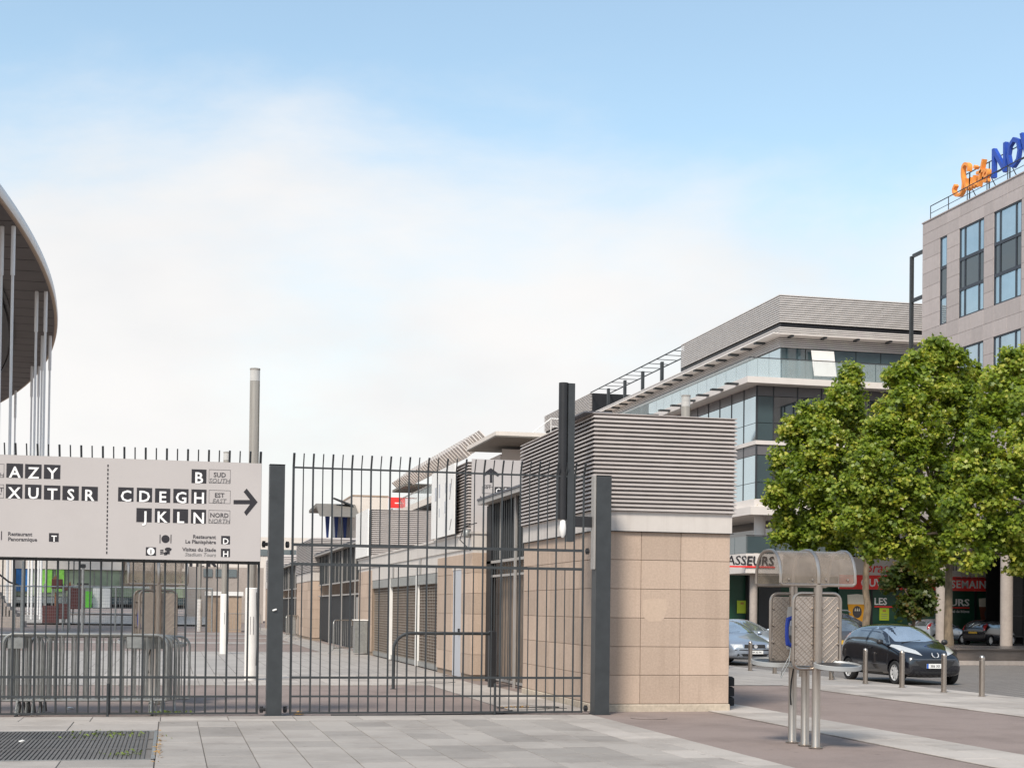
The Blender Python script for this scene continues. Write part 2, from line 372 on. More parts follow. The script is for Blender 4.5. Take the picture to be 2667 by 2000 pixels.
slabs('kerb_band',13.75,16.9,18,31.4,.525,.85,'granite_light')
slabs('cross_band',-1.6,6.6,31.4,36.2,.55,.82,'granite_light')
slabs('kiosk_footway',5.5,6.82,23.4,31.395,.66,.9,'granite_light')
far_sheet('paving','paving_far',-40,-1.6,31.4,54.6); far_sheet('paving','paving_far',-1.6,6.84,36.2,54.6)
far_sheet('paving','paving_far',5.4,6.84,54.6,110); far_sheet('paving','paving_far',9.3,16.9,31.4,50)
for a,b in ((66,69),(77,79),(88,91),(120,148),(155,158),(168,172),(182,186)): far_sheet('paving','paving_far',-60,5.4,a,b,.010)
# metal grate
t = thing('floor_grate','ribbed metal ventilation grate set flush in the pavement, weeds on it','grate',(-2,18,0))
B('pit','joint',GX0+.02,GX1-.02,GY0+.02,GY1-.02,.002,.006,t)
f = MB(); f.box(GX0,GX1,GY0,GY0+.04,.006,.020).box(GX0,GX1,GY1-.04,GY1,.006,.020).box(GX0,GX0+.04,GY0,GY1,.006,.020).box(GX1-.04,GX1,GY0,GY1,.006,.020); f.obj('rim','galv',t)
mat('grate_metal',(.15,.14,.13),.5,metal=.5,var=.3,scale=6,stain=.4)
bar = MB().box(-.015,.015,-(GY1-GY0)/2+.04,(GY1-GY0)/2-.04,0,.012).mesh('bar')[0]; bar.materials.append(MAT['grate_metal'])
n = int((GX1-GX0-.1)/.048)
for i in range(n):
    o = bpy.data.objects.new('bar', bar); o.location = Vector((GX0+.06+i*.048,(GY0+GY1)/2,.013))-Vector((-2,18,0)); link(o,t)
for y in (17.5,18.75): B('cross_bar','grate_metal',GX0+.04,GX1-.04,y-.03,y+.03,.007,.0185,t)
def blades(name, label, cx,cy,sx,sy,n,mk,h=.05,z=.02,cat='weeds'):
    mb = MB()
    for i in range(n):
        x,y = cx+random.gauss(0,sx),cy+random.gauss(0,sy); a = random.random()*6.28; w = random.uniform(.01,.03); hh = h*random.uniform(.2,1)
        mb.add([(x,y,z),(x+w*cos(a),y+w*sin(a),z+hh*.6),(x+2.2*w*cos(a+.3),y+2.2*w*sin(a+.3),z+hh*.5),(x+w*cos(a+1),y+w*sin(a+1),z+.003)],[(0,1,2,3)])
    o = mb.obj(name, mk); stuff(o); return tag(o,label,cat)
blades('weeds','green and yellow weeds growing through the far corner of the grate',-.75,19.3,.28,.3,90,'weed')
blades('weeds','thin weeds at the near right corner of the grate',-.5,16.8,.12,.15,30,'weed')
blades('leaf_litter','dry brown leaves along the right edge of the grate',-.12,17.9,.02,.8,70,'brown_leaf',.02)
blades('weeds','tuft of weeds at the foot of the stacked barriers',-.05,23.0,.22,.12,90,'weed',.09)
def scrap(name,label,p,s,mk,cat='litter'):
    mb = MB(); n = 7; vs = [(p[0],p[1],p[2]+s*.55)]
    for i in range(n):
        a = 2*pi*i/n; r = s*random.uniform(.7,1.2); vs.append((p[0]+r*cos(a),p[1]+.7*r*sin(a),p[2]+s*random.uniform(.05,.4)))
    for i in range(n):
        a = 2*pi*i/n; r = s*random.uniform(.6,.9); vs.append((p[0]+r*cos(a),p[1]+.7*r*sin(a),p[2]))
    fs = [(0,1+i,1+(i+1)%n) for i in range(n)]+[(1+i,8+i,8+(i+1)%n,1+(i+1)%n) for i in range(n)]
    o = mb.add(vs,fs).obj(name,mk); return tag(o,label,cat)
q = atZ(777,1862); scrap('paper_bag','crumpled yellow-brown bag at the foot of the gate post',(q.x,q.y,.016),.10,'brown_leaf')
q = atZ(58,1935); scrap('paper_scrap','white scrap of paper on the metal grate',(q.x,q.y,.02),.045,'white_litter')
q = atZ(182,1846); scrap('paper_scrap','white scrap of paper behind the stacked barriers',(q.x,q.y,.0),.07,'white_litter')
# round cover on the asphalt in front of the stone kiosk
tag(MB().lathe(7.32,21.86,[(.01,.004),(.29,.004),(.29,.010),(.26,.012),(.01,.012)],24).obj('manhole_cover','asphalt_pink',smooth=True),'round cover in the brown asphalt before the stone kiosk','manhole')
# ------------------------------------------------------------------ fence, gate, posts, sign
FV = 22.75
def railing(t, x0,x1,sp,z_top, first_thick=True, rails=(3.84,2.645,2.345,.595,.30,.045)):
    n = round((x1-x0)/sp); sp = (x1-x0)/n
    meshes = {}
    for i in range(n+1):
        x = x0+i*sp; thick = (i%2 == 0) or i in (0,n); r = .0160 if thick else .0100
        if i in (0,n): r = .020
        zt = 3.84
        if thick: segs = [(0.03,zt)]
        else: segs = [(0.03,2.345),(2.645,zt)]
        for k,(a,b) in enumerate(segs):
            key = (r,a,b,b == zt)
            if key not in meshes:
                mb = MB()
                if b == zt: mb.tube([(0,0,a),(0,0,b),(0,0,b+.015),(0,-.10,b+.21)],r if thick else r,6)
                else: mb.tube([(0,0,a),(0,0,b)],r,6)
                me,c = mb.mesh('bar',smooth=True,c=(0,0,0)); me.materials.append(MAT['steel_dark']); meshes[key] = me
            o = bpy.data.objects.new('bar', meshes[key]); o.location = Vector((x,FV,0))-OFF[t]; link(o,t)
    for z in rails: B('rail','steel_dark',x0-.015,x1+.015,FV-.012,FV+.012,z-(.022 if .5 < z < 3 else .014),z+(.022 if 2 < z < 3 else .014),t)
t = thing('gate_leaf','tall dark steel gate leaf of vertical bars with bent spikes, before the stone kiosk','gate',(4.15,FV,0))
railing(t,1.80,6.47,.15,3.84)
MB().cyl(5.03,FV-.03,0,.5,.02,8).obj('drop_bolt','steel_dark',t)
for z in (.10,2.64):
    for x in (1.72,6.54): MB().tube([(x-.03,FV,z),(x+.03,FV,z)],.035,8).cyl(x,FV,z-.05,z+.05,.026,8).obj('hinge','steel_black',t)
t = thing('gate_leaf','tall dark steel fence leaf of vertical bars carrying the grey direction sign','gate',(-2,FV,0))
railing(t,-5.1,1.29,.155,3.84)
MB().cyl(-.92,FV-.03,0,.5,.02,8).obj('drop_bolt','steel_dark',t)
for z in (.10,2.64): MB().tube([(1.33,FV,z),(1.42,FV,z)],.03,8).cyl(1.36,FV,z-.05,z+.05,.026,8).obj('hinge','steel_black',t)
def post(x0,x1,label,notch=None):
    t = thing('gate_post',label,'post',((x0+x1)/2,FV,0),'square gate posts')
    b = MB().cham(x0,x1,FV-.13,FV+.13,0.02,3.86,.012,'z').obj('shaft','steel_dark',t)
    B('base_plate','steel_dark',x0-.02,x1+.02,FV-.15,FV+.15,.005,.02,t)
    B('cap','steel_dark',x0-.004,x1+.004,FV-.134,FV+.134,3.86,3.868,t); return t
p = post(1.43,1.66,'dark square gate post beside the right end of the grey sign')
MB().tube([(1.50,FV-.145,1.62),(1.56,FV-.15,1.64)],.014,6).obj('latch','white_paint',p)
p = post(6.655,6.90,'dark square gate post at the corner of the stone kiosk')
B('flange','frame_light',6.615,6.650,FV-.10,FV+.06,2.35,3.86,p)
# twin mast clamped to the right gate post
t = thing('mast','tall dark twin mast of round tube and square rail clamped to the gate post','mast',(6.25,FV+.05,2.8))
MB().cyl(6.125,FV+.05,3.15,5.36,.078,16).obj('tube','steel_black',t,True)
B('square_rail','steel_dark',6.19,6.30,FV-.02,FV+.12,2.79,5.35,t)
B('bracket','steel_black',6.30,6.62,FV,FV+.08,3.03,3.20,t)
MB().lathe(6.13,FV+.02,[(.02,2.85),(.05,2.90),(.06,3.0),(.045,3.12),(.02,3.15)],12).obj('insulator_cup','white_paint',t,True)
# direction sign
SV = 22.60
t = thing('direction_sign','wide grey direction sign with black letter tiles and right arrow fixed to the fence','sign',(-1,SV,2.3))
def sp(x,y): q = atY(x/3.16,1150+y/3.16,SV); return q.x,q.z
xr,zt = sp(2153,181); _,zb = sp(2153,985)
B('panel','sign_grey',-4.6,xr,SV,SV+.03,zb,zt,t)
B('panel_rim','frame_light',-4.6,xr+.004,SV+.005,SV+.026,zb-.004,zt+.004,t)
for x in (-3.2,-1.2,.9): B('bracket','steel_dark',x-.03,x+.03,SV+.03,FV-.02,zb+.1,zt-.1,t)
y0 = SV-.003
def tile(ch,x0,y0_,x1,y1,k=.80):
    a,zt_ = sp((x0+x1)/2,y0_); _,zb_ = sp((x0+x1)/2,y1); w = (x1-x0)/3.16/168.5
    q = B('letter_tile','sign_black',a-w/2,a+w/2,y0,SV-.0005,zb_,zt_,t)
    if ch:
        h = (zt_-zb_)
        text('letter','sign_white',ch,q,a+.004,y0-.001,zb_+.002,h*k,bold=.018,depth=.002)
    return q
for ch,x,y in (('A',60,180),('Z',213,186),('Y',368,190),('X',55,350),('U',212,353),('T',368,360),('S',520,365),('R',677,370)): tile(ch,x,y,x+124,y+117)
tile('B',1580,228,1697,342)
for ch,x,y in zip('CDEGH',(977,1130,1280,1430,1578),(376,380,385,389,393)): tile(ch,x,y,x+119,y+116)
for ch,x,y in zip('JKLN',(1127,1278,1427,1575),(547,550,554,558)): tile(ch,x,y,x+119,y+115)
tile('T',407,752,480,823,.72); tile('D',1822,775,1892,843,.72); tile('H',1820,880,1892,948,.72)
def frame_box(x0,yy0,x1,yy1,a_,b_):
    xa,za = sp(x0,yy0); xb,zb_ = sp(x1,yy1); w = .004
    m = MB().box(xa,xb,y0,SV-.0005,za-w,za).box(xa,xb,y0,SV-.0005,zb_,zb_+w).box(xa,xa+w,y0,SV-.0005,zb_,za).box(xb-w,xb,y0,SV-.0005,zb_,za)
    q = m.obj('name_box','ink',t); c = (xa+xb)/2; h = za-zb_
    text('word','ink',a_,q,c,y0,zb_+h*.46,h*.34,bold=.012,depth=.002); text('word','ink_grey',b_,q,c,y0,zb_+h*.03,h*.33,shear=.22,depth=.002)
frame_box(1720,228,1896,345,'SUD','SOUTH'); frame_box(1720,397,1895,510,'EST','EAST'); frame_box(1718,562,1892,675,'NORD','NORTH')
frame_box(-145,178,33,295,'SUD','SOUTH'); frame_box(-145,348,30,465,'OUEST','WEST')
def arrow(x0,x1,xt,yc,hh,sw):
    pts = [(x0,yc-sw),(x1-62,yc-sw),(2005,yc-hh+28),(2030,yc-hh),(x1,yc),(2028,yc+hh),(2008,yc+hh-28),(x1-62,yc+sw),(x0,yc+sw)]
    return MB().prism([sp(*p) for p in pts],1,y0,SV-.0005)
arrow(1922,2120,0,497,112,17).obj('arrow','sign_black',t)
for i in range(22):
    yy = 188+i*34; xc = 889-.5*i
    a,z1 = sp(xc,yy); _,z0 = sp(xc,yy+21); B('dash','sign_black',a-.009,a+.009,y0,SV-.0005,z0,z1,t)
def line(s,x,y,h,al,mk='ink',shear=0,bold=.022):
    a,z = sp(x,y); text('line_of_text',mk,s,t,a,SV-.0005,z,h,align=al,bold=bold,shear=shear,depth=.003)
line('Restaurant',67,772,.056,'l'); line('Panoramique',67,815,.056,'l'); line('Restaurant',1777,799,.056,'r'); line('Le Planisphère',1777,841,.056,'r')
line('Visites du Stade',1777,905,.056,'r'); line('Stadium Tours',1777,946,.056,'r','ink_grey',.22,.004)
a,z = sp(1362,800); MB().prism([(a+.06*cos(k*.2618),z+.06*sin(k*.2618)) for k in range(24)],1,y0,SV-.0005).obj('plate_icon','sign_black',t)
for x in (1317,1407): a,z = sp(x,800); B('cutlery_icon','sign_black',a-.006,a+.006,y0,SV-.0005,z-.065,z+.065,t)
a,z = sp(12,772); B('cutlery_icon','sign_black',a-.006,a+.006,y0,SV-.0005,z-.065,z+.065,t)
q = tile(None,1203,868,1282,937); a,z = sp(1242,902)
MB().prism([(a+.055*cos(k*.2618),z+.055*sin(k*.2618)) for k in range(24)],1,y0-.001,y0).obj('disc','sign_white',q)
text('letter','sign_black','i',q,a,y0-.002,z-.035,.07,bold=.03,depth=.002)
def poly_icon(pts,nm='shirt_icon'): MB().prism([sp(*p) for p in pts],1,y0,SV-.0005).obj(nm,'sign_black',t)
poly_icon([(1355,880),(1372,870),(1395,870),(1413,882),(1405,900),(1397,896),(1397,925),(1369,925),(1369,896),(1362,900)])
for k in range(3): poly_icon([(1318,890+k*14),(1345,886+k*14),(1345,895+k*14),(1318,899+k*14)],'bag_icon')
poly_icon([(1345,915),(1362,905),(1378,915),(1375,932),(1352,935)],'ball_icon')

# ------------------------------------------------------------------ crowd barriers
def arc(cx,cz,r,a0,a1,n=6): return [(cx+r*cos(a0+(a1-a0)*i/n),cz+r*sin(a0+(a1-a0)*i/n)) for i in range(n+1)]
def make_barrier(L=2.4,Hh=1.22,nb=13,label='',group=None,cat='barrier'):
    t = thing('crowd_barrier',label,cat,(0,0,0),group); r = .16; h0 = .22; a = L/2
    pts = [(-a+.0,h0)]+[(-a,Hh-r)]+arc(-a+r,Hh-r,r,pi,pi/2)+arc(a-r,Hh-r,r,pi/2,0)+[(a,h0)]
    MB().tube([(x,0,z) for x,z in pts],.021,8).obj('frame','galv',t,True)
    MB().tube([(-a,0,h0),(a,0,h0)],.018,8).obj('bottom_rail','galv',t,True)
    me,c = MB().tube([(0,0,h0),(0,0,Hh-.004)],.0095,6).mesh('bar',True,c=(0,0,0)); me.materials.append(MAT['galv'])
    for i in range(nb):
        o = bpy.data.objects.new('bar',me); o.location = (-a+.12+(L-.24)*i/(nb-1),0,0); link(o,t)
    for s in (-1,1):
        x = s*(a-.22)
        m = MB().tube([(x,-.30,.01),(x,-.04,h0)],.016,6).tube([(x,.30,.01),(x,.04,h0)],.016,6).box(x-.02,x+.02,-.06,.06,h0-.012,h0+.02)
        m.obj('foot','galv',t)
    B('name_plate','galv',a-.60,a-.36,-.012,.012,Hh-.20,Hh-.03,t)
    return t
proto = make_barrier(label='galvanised crowd barrier in the flat stack behind the left fence leaf',group='barriers stacked behind the fence')
random.seed(3)
offs = [(-1.27,23.12,1.22),(-1.25,23.21,1.20),(-1.20,23.30,1.21),(-1.13,23.39,1.19),(-1.30,23.48,1.2),(-1.08,23.57,1.2),(-.92,23.68,1.19),(-3.0,23.15,1.2),(-3.1,23.27,1.2),(-2.92,23.4,1.2)]
for i,(x,y,h) in enumerate(offs):
    o = proto if i == 0 else copy_tree(proto)
    o.location = (x,y,0); o.scale = (1,1,h/1.22); o.rotation_euler = (0,0,random.uniform(-.006,.006))
    o['label'] = 'galvanised crowd barrier behind the left fence leaf, '+('front of the stack','second from the front of the stack','third from the front of the stack','fourth from the front, middle of the stack','fifth from the front of the stack','sixth from the front of the stack','rearmost of the stack, shifted furthest right','front of the far left pile','middle of the far left pile','rear of the far left pile')[i]
c = copy_tree(proto); c.location = (6.2,53.4,0); c.rotation_euler = (0,0,radians(62)); c['label'] = 'lone galvanised crowd barrier standing before the second dark gate'; c['group'] = 'barriers standing along the kiosks'
for i,(x,y,a,l) in enumerate(((6.1,76,80,'galvanised crowd barrier before the far dark gate, nearer of two'),(6.3,79,70,'galvanised crowd barrier before the far dark gate, farther of two'),(4.2,92,8,'small distant crowd barrier standing across the plaza near the beige hut'))):
    c = copy_tree(proto); c.location = (x,y,0); c.rotation_euler = (0,0,radians(a)); c['label'] = l; c['group'] = 'barriers standing along the kiosks'
# dark swing hoop and its stop posts
t = thing('swing_hoop','dark bent tube swing barrier behind the gate','barrier',(4.5,30.2,0))
pts = [(4.50,30.12,0),(4.50,30.12,.8)]+[(x,30.15,z) for x,z in arc(4.86,.8,.36,pi,pi/2,6)]+[(6.70,30.6,1.16)]
MB().tube(pts,.034,10).obj('tube','steel_dark',t,True); MB().cyl(4.5,30.12,0,.01,.07,12).obj('foot_plate','steel_dark',t)
tag(MB().cham(6.62,6.76,30.5,30.64,0,1.22,.02).obj('stop_post','steel_black'),'thick black stop post at the end of the swing hoop','post')
tag(MB().cham(6.80,6.9,31.1,31.2,0,1.2,.02).obj('stop_post','steel_black'),'slim black stop post just behind the thick one','post')
# cables on the ground inside the gate
def cable(pts,label):
    P = []
    for i in range(len(pts)-1):
        for k in range(6):
            a = k/6; P.append(Vector(pts[i]).lerp(Vector(pts[i+1]),a)+Vector((random.gauss(0,.012),random.gauss(0,.02),0)))
    return tag(MB().tube(P,.012,6).obj('cable','cable',smooth=True),label,'cable')
cable([(2.4,22.62,.02),(3.1,22.55,.02),(4.0,22.62,.02),(4.8,22.72,.02),(5.6,22.95,.02),(6.3,23.2,.02)],'black cable running on the ground along the foot of the gate')
cable([(5.0,23.0,.014),(5.5,23.5,.014),(6.1,23.7,.014),(6.5,24.2,.02),(6.0,24.6,.014),(5.4,24.2,.014),(6.2,24.0,.03),(6.6,23.8,.014)],'tangled black cable lying on the ground behind the gate')
cable([(5.2,32.3,.012),(5.9,32.1,.012),(6.3,32.6,.012),(5.8,32.9,.012),(5.3,32.5,.012)],'coiled black cable on the paving before the grey door')
blades('leaf_litter','orange dry leaves beside the tangled cable',5.75,24.2,.15,.15,40,'brown_leaf',.05,.014)
# ------------------------------------------------------------------ stone kiosks with louvred tops
def louvre_box(t, x0,x1,y0,y1,z0,z1,n,mk='louvre',o=.045,core='dark_void'):
    p = (z1-z0)/n; core_o = B('core',core,x0+.06,x1-.06,y0+.06,y1-.06,z0,z1-.01,t)
    me = None
    for i in range(n):
        z = z0+i*p
        prof = [(o,z+.002),(o,z+.014),(-.012,z+p*1.02),(-.03,z+p*1.02),(-.03,z+p*.8),(o-.02,z+.002)]
        if me is None:
            mb = MB().ring(x0,x1,y0,y1,prof); me,c = mb.mesh('slat',c=((x0+x1)/2,(y0+y1)/2,z0)); me.materials.append(MAT[mk])
        ob = bpy.data.objects.new('slat',me); ob.location = Vector(((x0+x1)/2,(y0+y1)/2,z))-OFF[t]; link(ob,t)
    return core_o
def stone_face_y(t, xs,y,zs,d=.03,mk='stone'):
    for i in range(len(xs)-1):
        for j in range(len(zs)-1): MB().cham(xs[i]+.0035,xs[i+1]-.0035,y,y+d,zs[j]+.0035,zs[j+1]-.0035,.004,'-y').obj('stone_slab',mk,t)
def stone_face_x(t, x,ysq,zs,d=.03,mk='stone'):
    for i in range(len(ysq)-1):
        for j in range(len(zs)-1): MB().cham(x,x+d,ysq[i]+.0035,ysq[i+1]-.0035,zs[j]+.0035,zs[j+1]-.0035,.004,'-x').obj('stone_slab',mk,t)
ZS = [.13,.61,1.085,1.565,2.05,2.535,3.01]
t = thing('stone_kiosk','beige stone ticket kiosk with louvred upper box, nearest behind the right gate post','kiosk',(8,25.8,0))
X0,X1,Y0,Y1 = 6.85,9.22,23.30,28.40
B('core','stone_joint',X0+.03,X1-.03,Y0+.03,Y1-.01,.0,3.02,t)
stone_face_y(t,[X0+.001,7.64,8.34,X1],Y0,ZS); stone_face_x(t,X0,[Y0+.034,24.3,25.3,26.35,27.4,Y1],ZS)
stone_face_y(t,[X0,X1],Y1-.008,[.13,3.01]); MB().cham(X1-.03,X1,Y0+.034,Y1,.13,3.01,.002,'-x').obj('side_wall','stone',t)
MB().ring(X0,X1,Y0,Y1,[(-.06,0),(.015,0),(.015,.11),(.005,.125),(-.06,.125)]).obj('plinth_course','stone_base',t)
MB().ring(X0,X1,Y0,Y1,[(-.06,3.015),(.022,3.015),(.022,3.325),(.03,3.33),(.03,3.345),(-.06,3.345)]).obj('white_band','white_band',t)
MB().ring(X0,X1,Y0,Y1,[(-.06,3.005),(.05,3.005),(.05,3.014),(-.06,3.014)]).obj('drip_shadow_line','steel_black',t)  # drip edge in black: shadow line at the stone's top put into its colour
louvre_box(t,6.80,9.26,Y0-.03,Y1+.02,3.35,4.95,23)
B('roof','louvre',6.76,9.30,Y0-.07,Y1+.06,4.951,4.965,t)
B('roof_sheet','slate_roof',6.62,7.1,Y0-.02,Y0+1.5,4.966,4.99,t)
tag(MB().cyl(7.0-.20,23.24,.12,2.95,.028,8).obj('downpipe','rust'),'rusty thin downpipe beside the right gate post','pipe')
# worn pale patch on the middle slab
bm_ = MB(); c0 = atY(1705,1588,Y0)
mat('pale_patch',(.475,.362,.278),.8,var=.1,scale=20)
pts = [(c0.x-.22,c0.z+.16),(c0.x-.05,c0.z+.19),(c0.x+.20,c0.z+.18),(c0.x+.22,c0.z+.02),(c0.x+.17,c0.z-.13),(c0.x+.12,c0.z-.19),(c0.x-.10,c0.z-.20),(c0.x-.2,c0.z-.12)]
for o in [o for o in t.children if o.name.startswith('stone_slab')]: pass
patch = bm_.prism(pts,1,Y0-.002,Y0).obj('paint_patch','pale_patch',t)

mat('rust_wall',(.24,.18,.135),.7,var=.2,scale=5)
mat('grille_tan',(.27,.235,.20),.5,metal=.2,var=.15)
def portal(label,y0,y1,x=7.2,top=4.12,z_open=2.8,posts=(),near=True,solid=False,bars=True):
    t = thing('dark_portal',label,'gate',(x,(y0+y1)/2,0))
    B('roof','frame_light',x-.25,x+2.2,y0,y1,top,top+.09,t); B('roof_edge','slate_roof',x-.27,x+2.2,y0+.01,y1-.01,top+.095,top+.14,t)
    n = int((y1-y0)/.22)
    B('upper_screen','dark_panel',x+.05,x+.08,y0+.02,y1-.02,z_open,top,t)
    for i in range(1,n):
        y = y0+(y1-y0)*i/n
        B('rib','frame_light' if i%7 == 3 else 'steel_dark',x,x+.05,y-.02,y+.02,z_open+.02,top,t)
    B('lintel','frame_light',x-.03,x+.09,y0,y1,z_open-.06,z_open,t)
    for p in posts: B('post','frame_light',x-.07,x-.031,p-.05,p+.05,0,top,t)
    if solid:
        B('door_panel','dark_panel',x+.05,x+.08,y0+.02,y1-.02,.08,2.2,t)
        B('mid_rail','frame_light',x-.03,x+.09,y0+.02,y1-.02,2.2,2.26,t)
    elif bars:
        B('gate_rail','frame_light',x-.02,x+.04,y0+.05,y1-.05,2.42,2.47,t); B('gate_rail','frame_light',x-.02,x+.04,y0+.05,y1-.05,.08,.13,t)
        n2 = int((y1-y0)/.27); me,c = MB().box(-.005,.005,-.018,.018,0,2.6).mesh('bar',c=(0,0,0)); me.materials.append(MAT['steel_dark'])
        for i in range(1,n2):
            o = bpy.data.objects.new('bar',me); o.location = Vector((x+.0,y0+(y1-y0)*i/n2,.13))-OFF[t]; link(o,t)
    return t
p = portal('dark metal portal with slatted gate between the two nearest kiosks',28.45,33.55,posts=(30.45,))
B('jamb','steel_black',7.12,7.32,28.46,28.95,0,4.1,p); B('jamb','dark_panel',7.17,7.3,33.0,33.5,0,4.1,p)
o = tag(B('passage_wall','rust_wall',7.42,7.5,28.96,32.98,.02,2.72),'beige wall seen through the slatted gate between the kiosks','wall')
MB().tube([(6.93,33.5,3.7),(6.6,33.4,3.6),(6.55,33.6,3.3),(6.8,33.55,3.05)],.012,6).obj('loose_cable','cable',p,True)

# second kiosk: long shop with shutters, two louvred boxes on its roof
t = thing('shutter_kiosk','long stone kiosk with grey roller shutters, white band and sign boxes on its roof','kiosk',(9,44,0))
X0,X1,Y0,Y1 = 6.85,11.5,33.6,55.0
B('core','stone_joint',X0+.35,X1,Y0+.03,Y1-.01,0,3.3,t)
for a,b in ((33.6,38.2),(51.3,55.0)): B('pier_core','stone_joint',X0+.03,X0+.36,a+.03,b-.01,0,3.2,t)
stone_face_x(t,X0,[33.634,34.9],ZS); stone_face_x(t,X0,[36.1,37.1,38.2],ZS); stone_face_x(t,X0,[51.3,52.5,53.8,55.0],ZS); stone_face_x(t,X0,[34.9,36.1],[2.72,3.01]); stone_face_y(t,[X0+.001,8.3,9.9,X1],Y0,ZS)
dr = B('service_door','door_grey',X0+.02,X0+.05,34.95,36.05,.02,2.70,t); B('handle','steel_black',X0-.03,X0+.02,35.1,35.14,1.05,1.2,dr)
MB().ring(X0,X1,Y0,Y1,[(-.3,2.64),(-.01,2.64),(-.01,3.10),(.02,3.11),(.02,3.12),(.02,3.44),(.05,3.45),(.05,3.50),(-.3,3.50)]).obj('white_band','white_band',t)
B('flat_roof','white_band',X0+.2,X1-.2,Y0+.2,Y1-.2,3.45,3.49,t)
for y in (41.0,46.2): B('hanging_strip','frame_light',X0-.012,X0-.004,y-.15,y+.15,2.66,3.08,t)
for k,(a,b) in enumerate(((38.24,41.6),(41.76,46.9),(47.06,51.26))):
    s = B('shutter_box','galv',X0+.02,X0+.30,a,b,2.36,2.63,t)
    g = MB(); 
    nz = 26; z0 = .18; zt = 2.36
    for i in range(nz+1):
        z = z0+(zt-z0)*i/nz; g.box(X0+.10,X0+.125,a,b,z-.008,z+.008)
    ny = int((b-a)/.24)
    for i in range(ny+1):
        y = a+(b-a)*i/ny; g.box(X0+.104,X0+.121,y-.008,y+.008,z0,zt)
    stuff(g.obj('shutter_grille','grille_tan',t))
    B('shutter_sill','galv',X0+.06,X0+.30,a,b,.03,.17,t)
    mat_in = 'shop_brown'
    B('shop_inside',mat_in,X0+.30,X0+.34,a,b,.17,2.36,t)
    B('shop_pillar','frame_light',X0+.24,X0+.29,a+1.0,a+1.25,.17,2.36,t)
for y in (41.68,46.98): B('mullion','white_paint',X0+.0,X0+.1,y-.07,y+.07,.02,2.63,t)
louvre_box(t,6.90,9.6,34.35,38.35,3.52,5.2,23); B('box_roof','louvre',6.84,9.66,34.3,38.4,5.202,5.22,t)
louvre_box(t,6.90,9.1,51.6,55.0,3.52,5.16,23); B('box_roof','louvre',6.86,9.14,51.55,55.05,5.165,5.18,t)
tag(MB().cham(6.72,6.76,51.55,55.05,3.52,5.2,.004,'-x').obj('blank_board','white_paint'),'white board covering the left side of the farther louvred roof box','sign')
# boards on the nearer roof box
s1 = thing('roof_sign','white side sign board with faint grey symbols on the nearer roof box','sign',(6.7,36.8,3.5))
B('board','white_paint',6.70,6.74,35.15,38.4,3.52,5.26,s1)
for (yy,zz,w,h) in ((37.75,4.5,.22,.35),(37.2,4.55,.2,.35),(36.3,4.62,.2,.25),(35.7,4.6,.2,.2),(37.2,4.05,.14,.22),(36.4,4.1,.12,.3),(36.2,3.62,.3,.4)): B('faded_symbol','door_grey',6.696,6.70,yy-w/2,yy+w/2,zz,zz+h,s1)
MB().tube([(6.698,35.5,4.9),(6.698,35.75,4.4)],.012,5).tube([(6.698,35.5,3.9),(6.698,35.7,3.65)],.012,5).obj('faded_arrow','ink_grey',s1)
s2 = thing('roof_sign','white front sign board with black up arrow and letter tiles above the dark portal','sign',(9,34.1,3.5))
B('board','sign_grey',6.93,11.4,34.16,34.20,3.46,5.27,s2)
def s2p(x,y): q = atY(1000+x/4.424,1100+y/4.424,34.16); return q.x,q.z
MB().prism([s2p(*p) for p in ((1231,525),(1335,600),(1310,622),(1246,575),(1246,692),(1220,692),(1220,575),(1160,614),(1136,595))],1,34.15,34.159).obj('arrow','sign_black',s2)
for ch,x in (('C',1275),('D',1377),('E',1480),('G',1582)):
    a,z1 = s2p(x,742); b,z0 = s2p(x+78,818); q = B('letter_tile','sign_black',a,b,34.152,34.159,z0,z1,s2); text('letter','sign_white',ch,q,(a+b)/2,34.151,z0,(z1-z0)*.8,bold=.02,depth=.002)
for yy,wd in ((735,'EST'),(865,'NORD')):
    a,z1 = s2p(1130,yy); b,z0 = s2p(1252,yy+85); w = .01
    q = MB().box(a,b,34.153,34.159,z1-w,z1).box(a,b,34.153,34.159,z0,z0+w).box(a,a+w,34.153,34.159,z0,z1).box(b-w,b,34.153,34.159,z0,z1).obj('name_box','ink_grey',s2)
    text('word','ink',wd,q,(a+b)/2,34.158,z0+.12,.09,bold=.01,depth=.004)
q = tag(MB().lathe(6.75,33.75,[(.02,3.36),(.09,3.38),(.11,3.45),(.09,3.53),(.03,3.56)],12).obj('floodlight','galv',smooth=True),'round floodlight at the near corner of the shutter kiosk','light')
# second portal, third kiosk, third portal
p = portal('long dark gate portal with pale posts between shutter kiosk and third kiosk',55.05,73.9,posts=(58.6,63.3,68.4),top=4.2,solid=True)
B('notice','frame_light',7.16,7.19,57.6,58.2,1.2,2.1,p)
t = thing('grey_cabinet','pale grey utility cabinet beside the second dark gate','cabinet',(6.6,53.0,0))
B('body','galv',6.35,6.80,51.9,52.4,.06,1.22,t); B('lid','white_paint',6.32,6.83,51.87,52.43,1.22,1.26,t)
t = thing('stone_kiosk','third stone kiosk along the row with open louvred top','kiosk',(9,78,0))
X0,X1,Y0,Y1 = 6.85,10.5,74.0,83.2
B('core','stone_joint',X0+.03,X1,Y0+.03,Y1-.01,0,3.02,t); stone_face_x(t,X0,[74.034,76.3,78.6,80.9,83.2],ZS); stone_face_y(t,[X0+.001,8.6,X1],Y0,ZS)
MB().ring(X0,X1,Y0,Y1,[(-.06,3.015),(.02,3.015),(.02,3.48),(-.06,3.48)]).obj('white_band','white_band',t)
louvre_box(t,6.82,9.6,Y0-.02,Y1,3.5,5.2,20); 
p = portal('far dark gate portal beyond the third kiosk',83.3,100,posts=(88,93),top=4.2,solid=True)
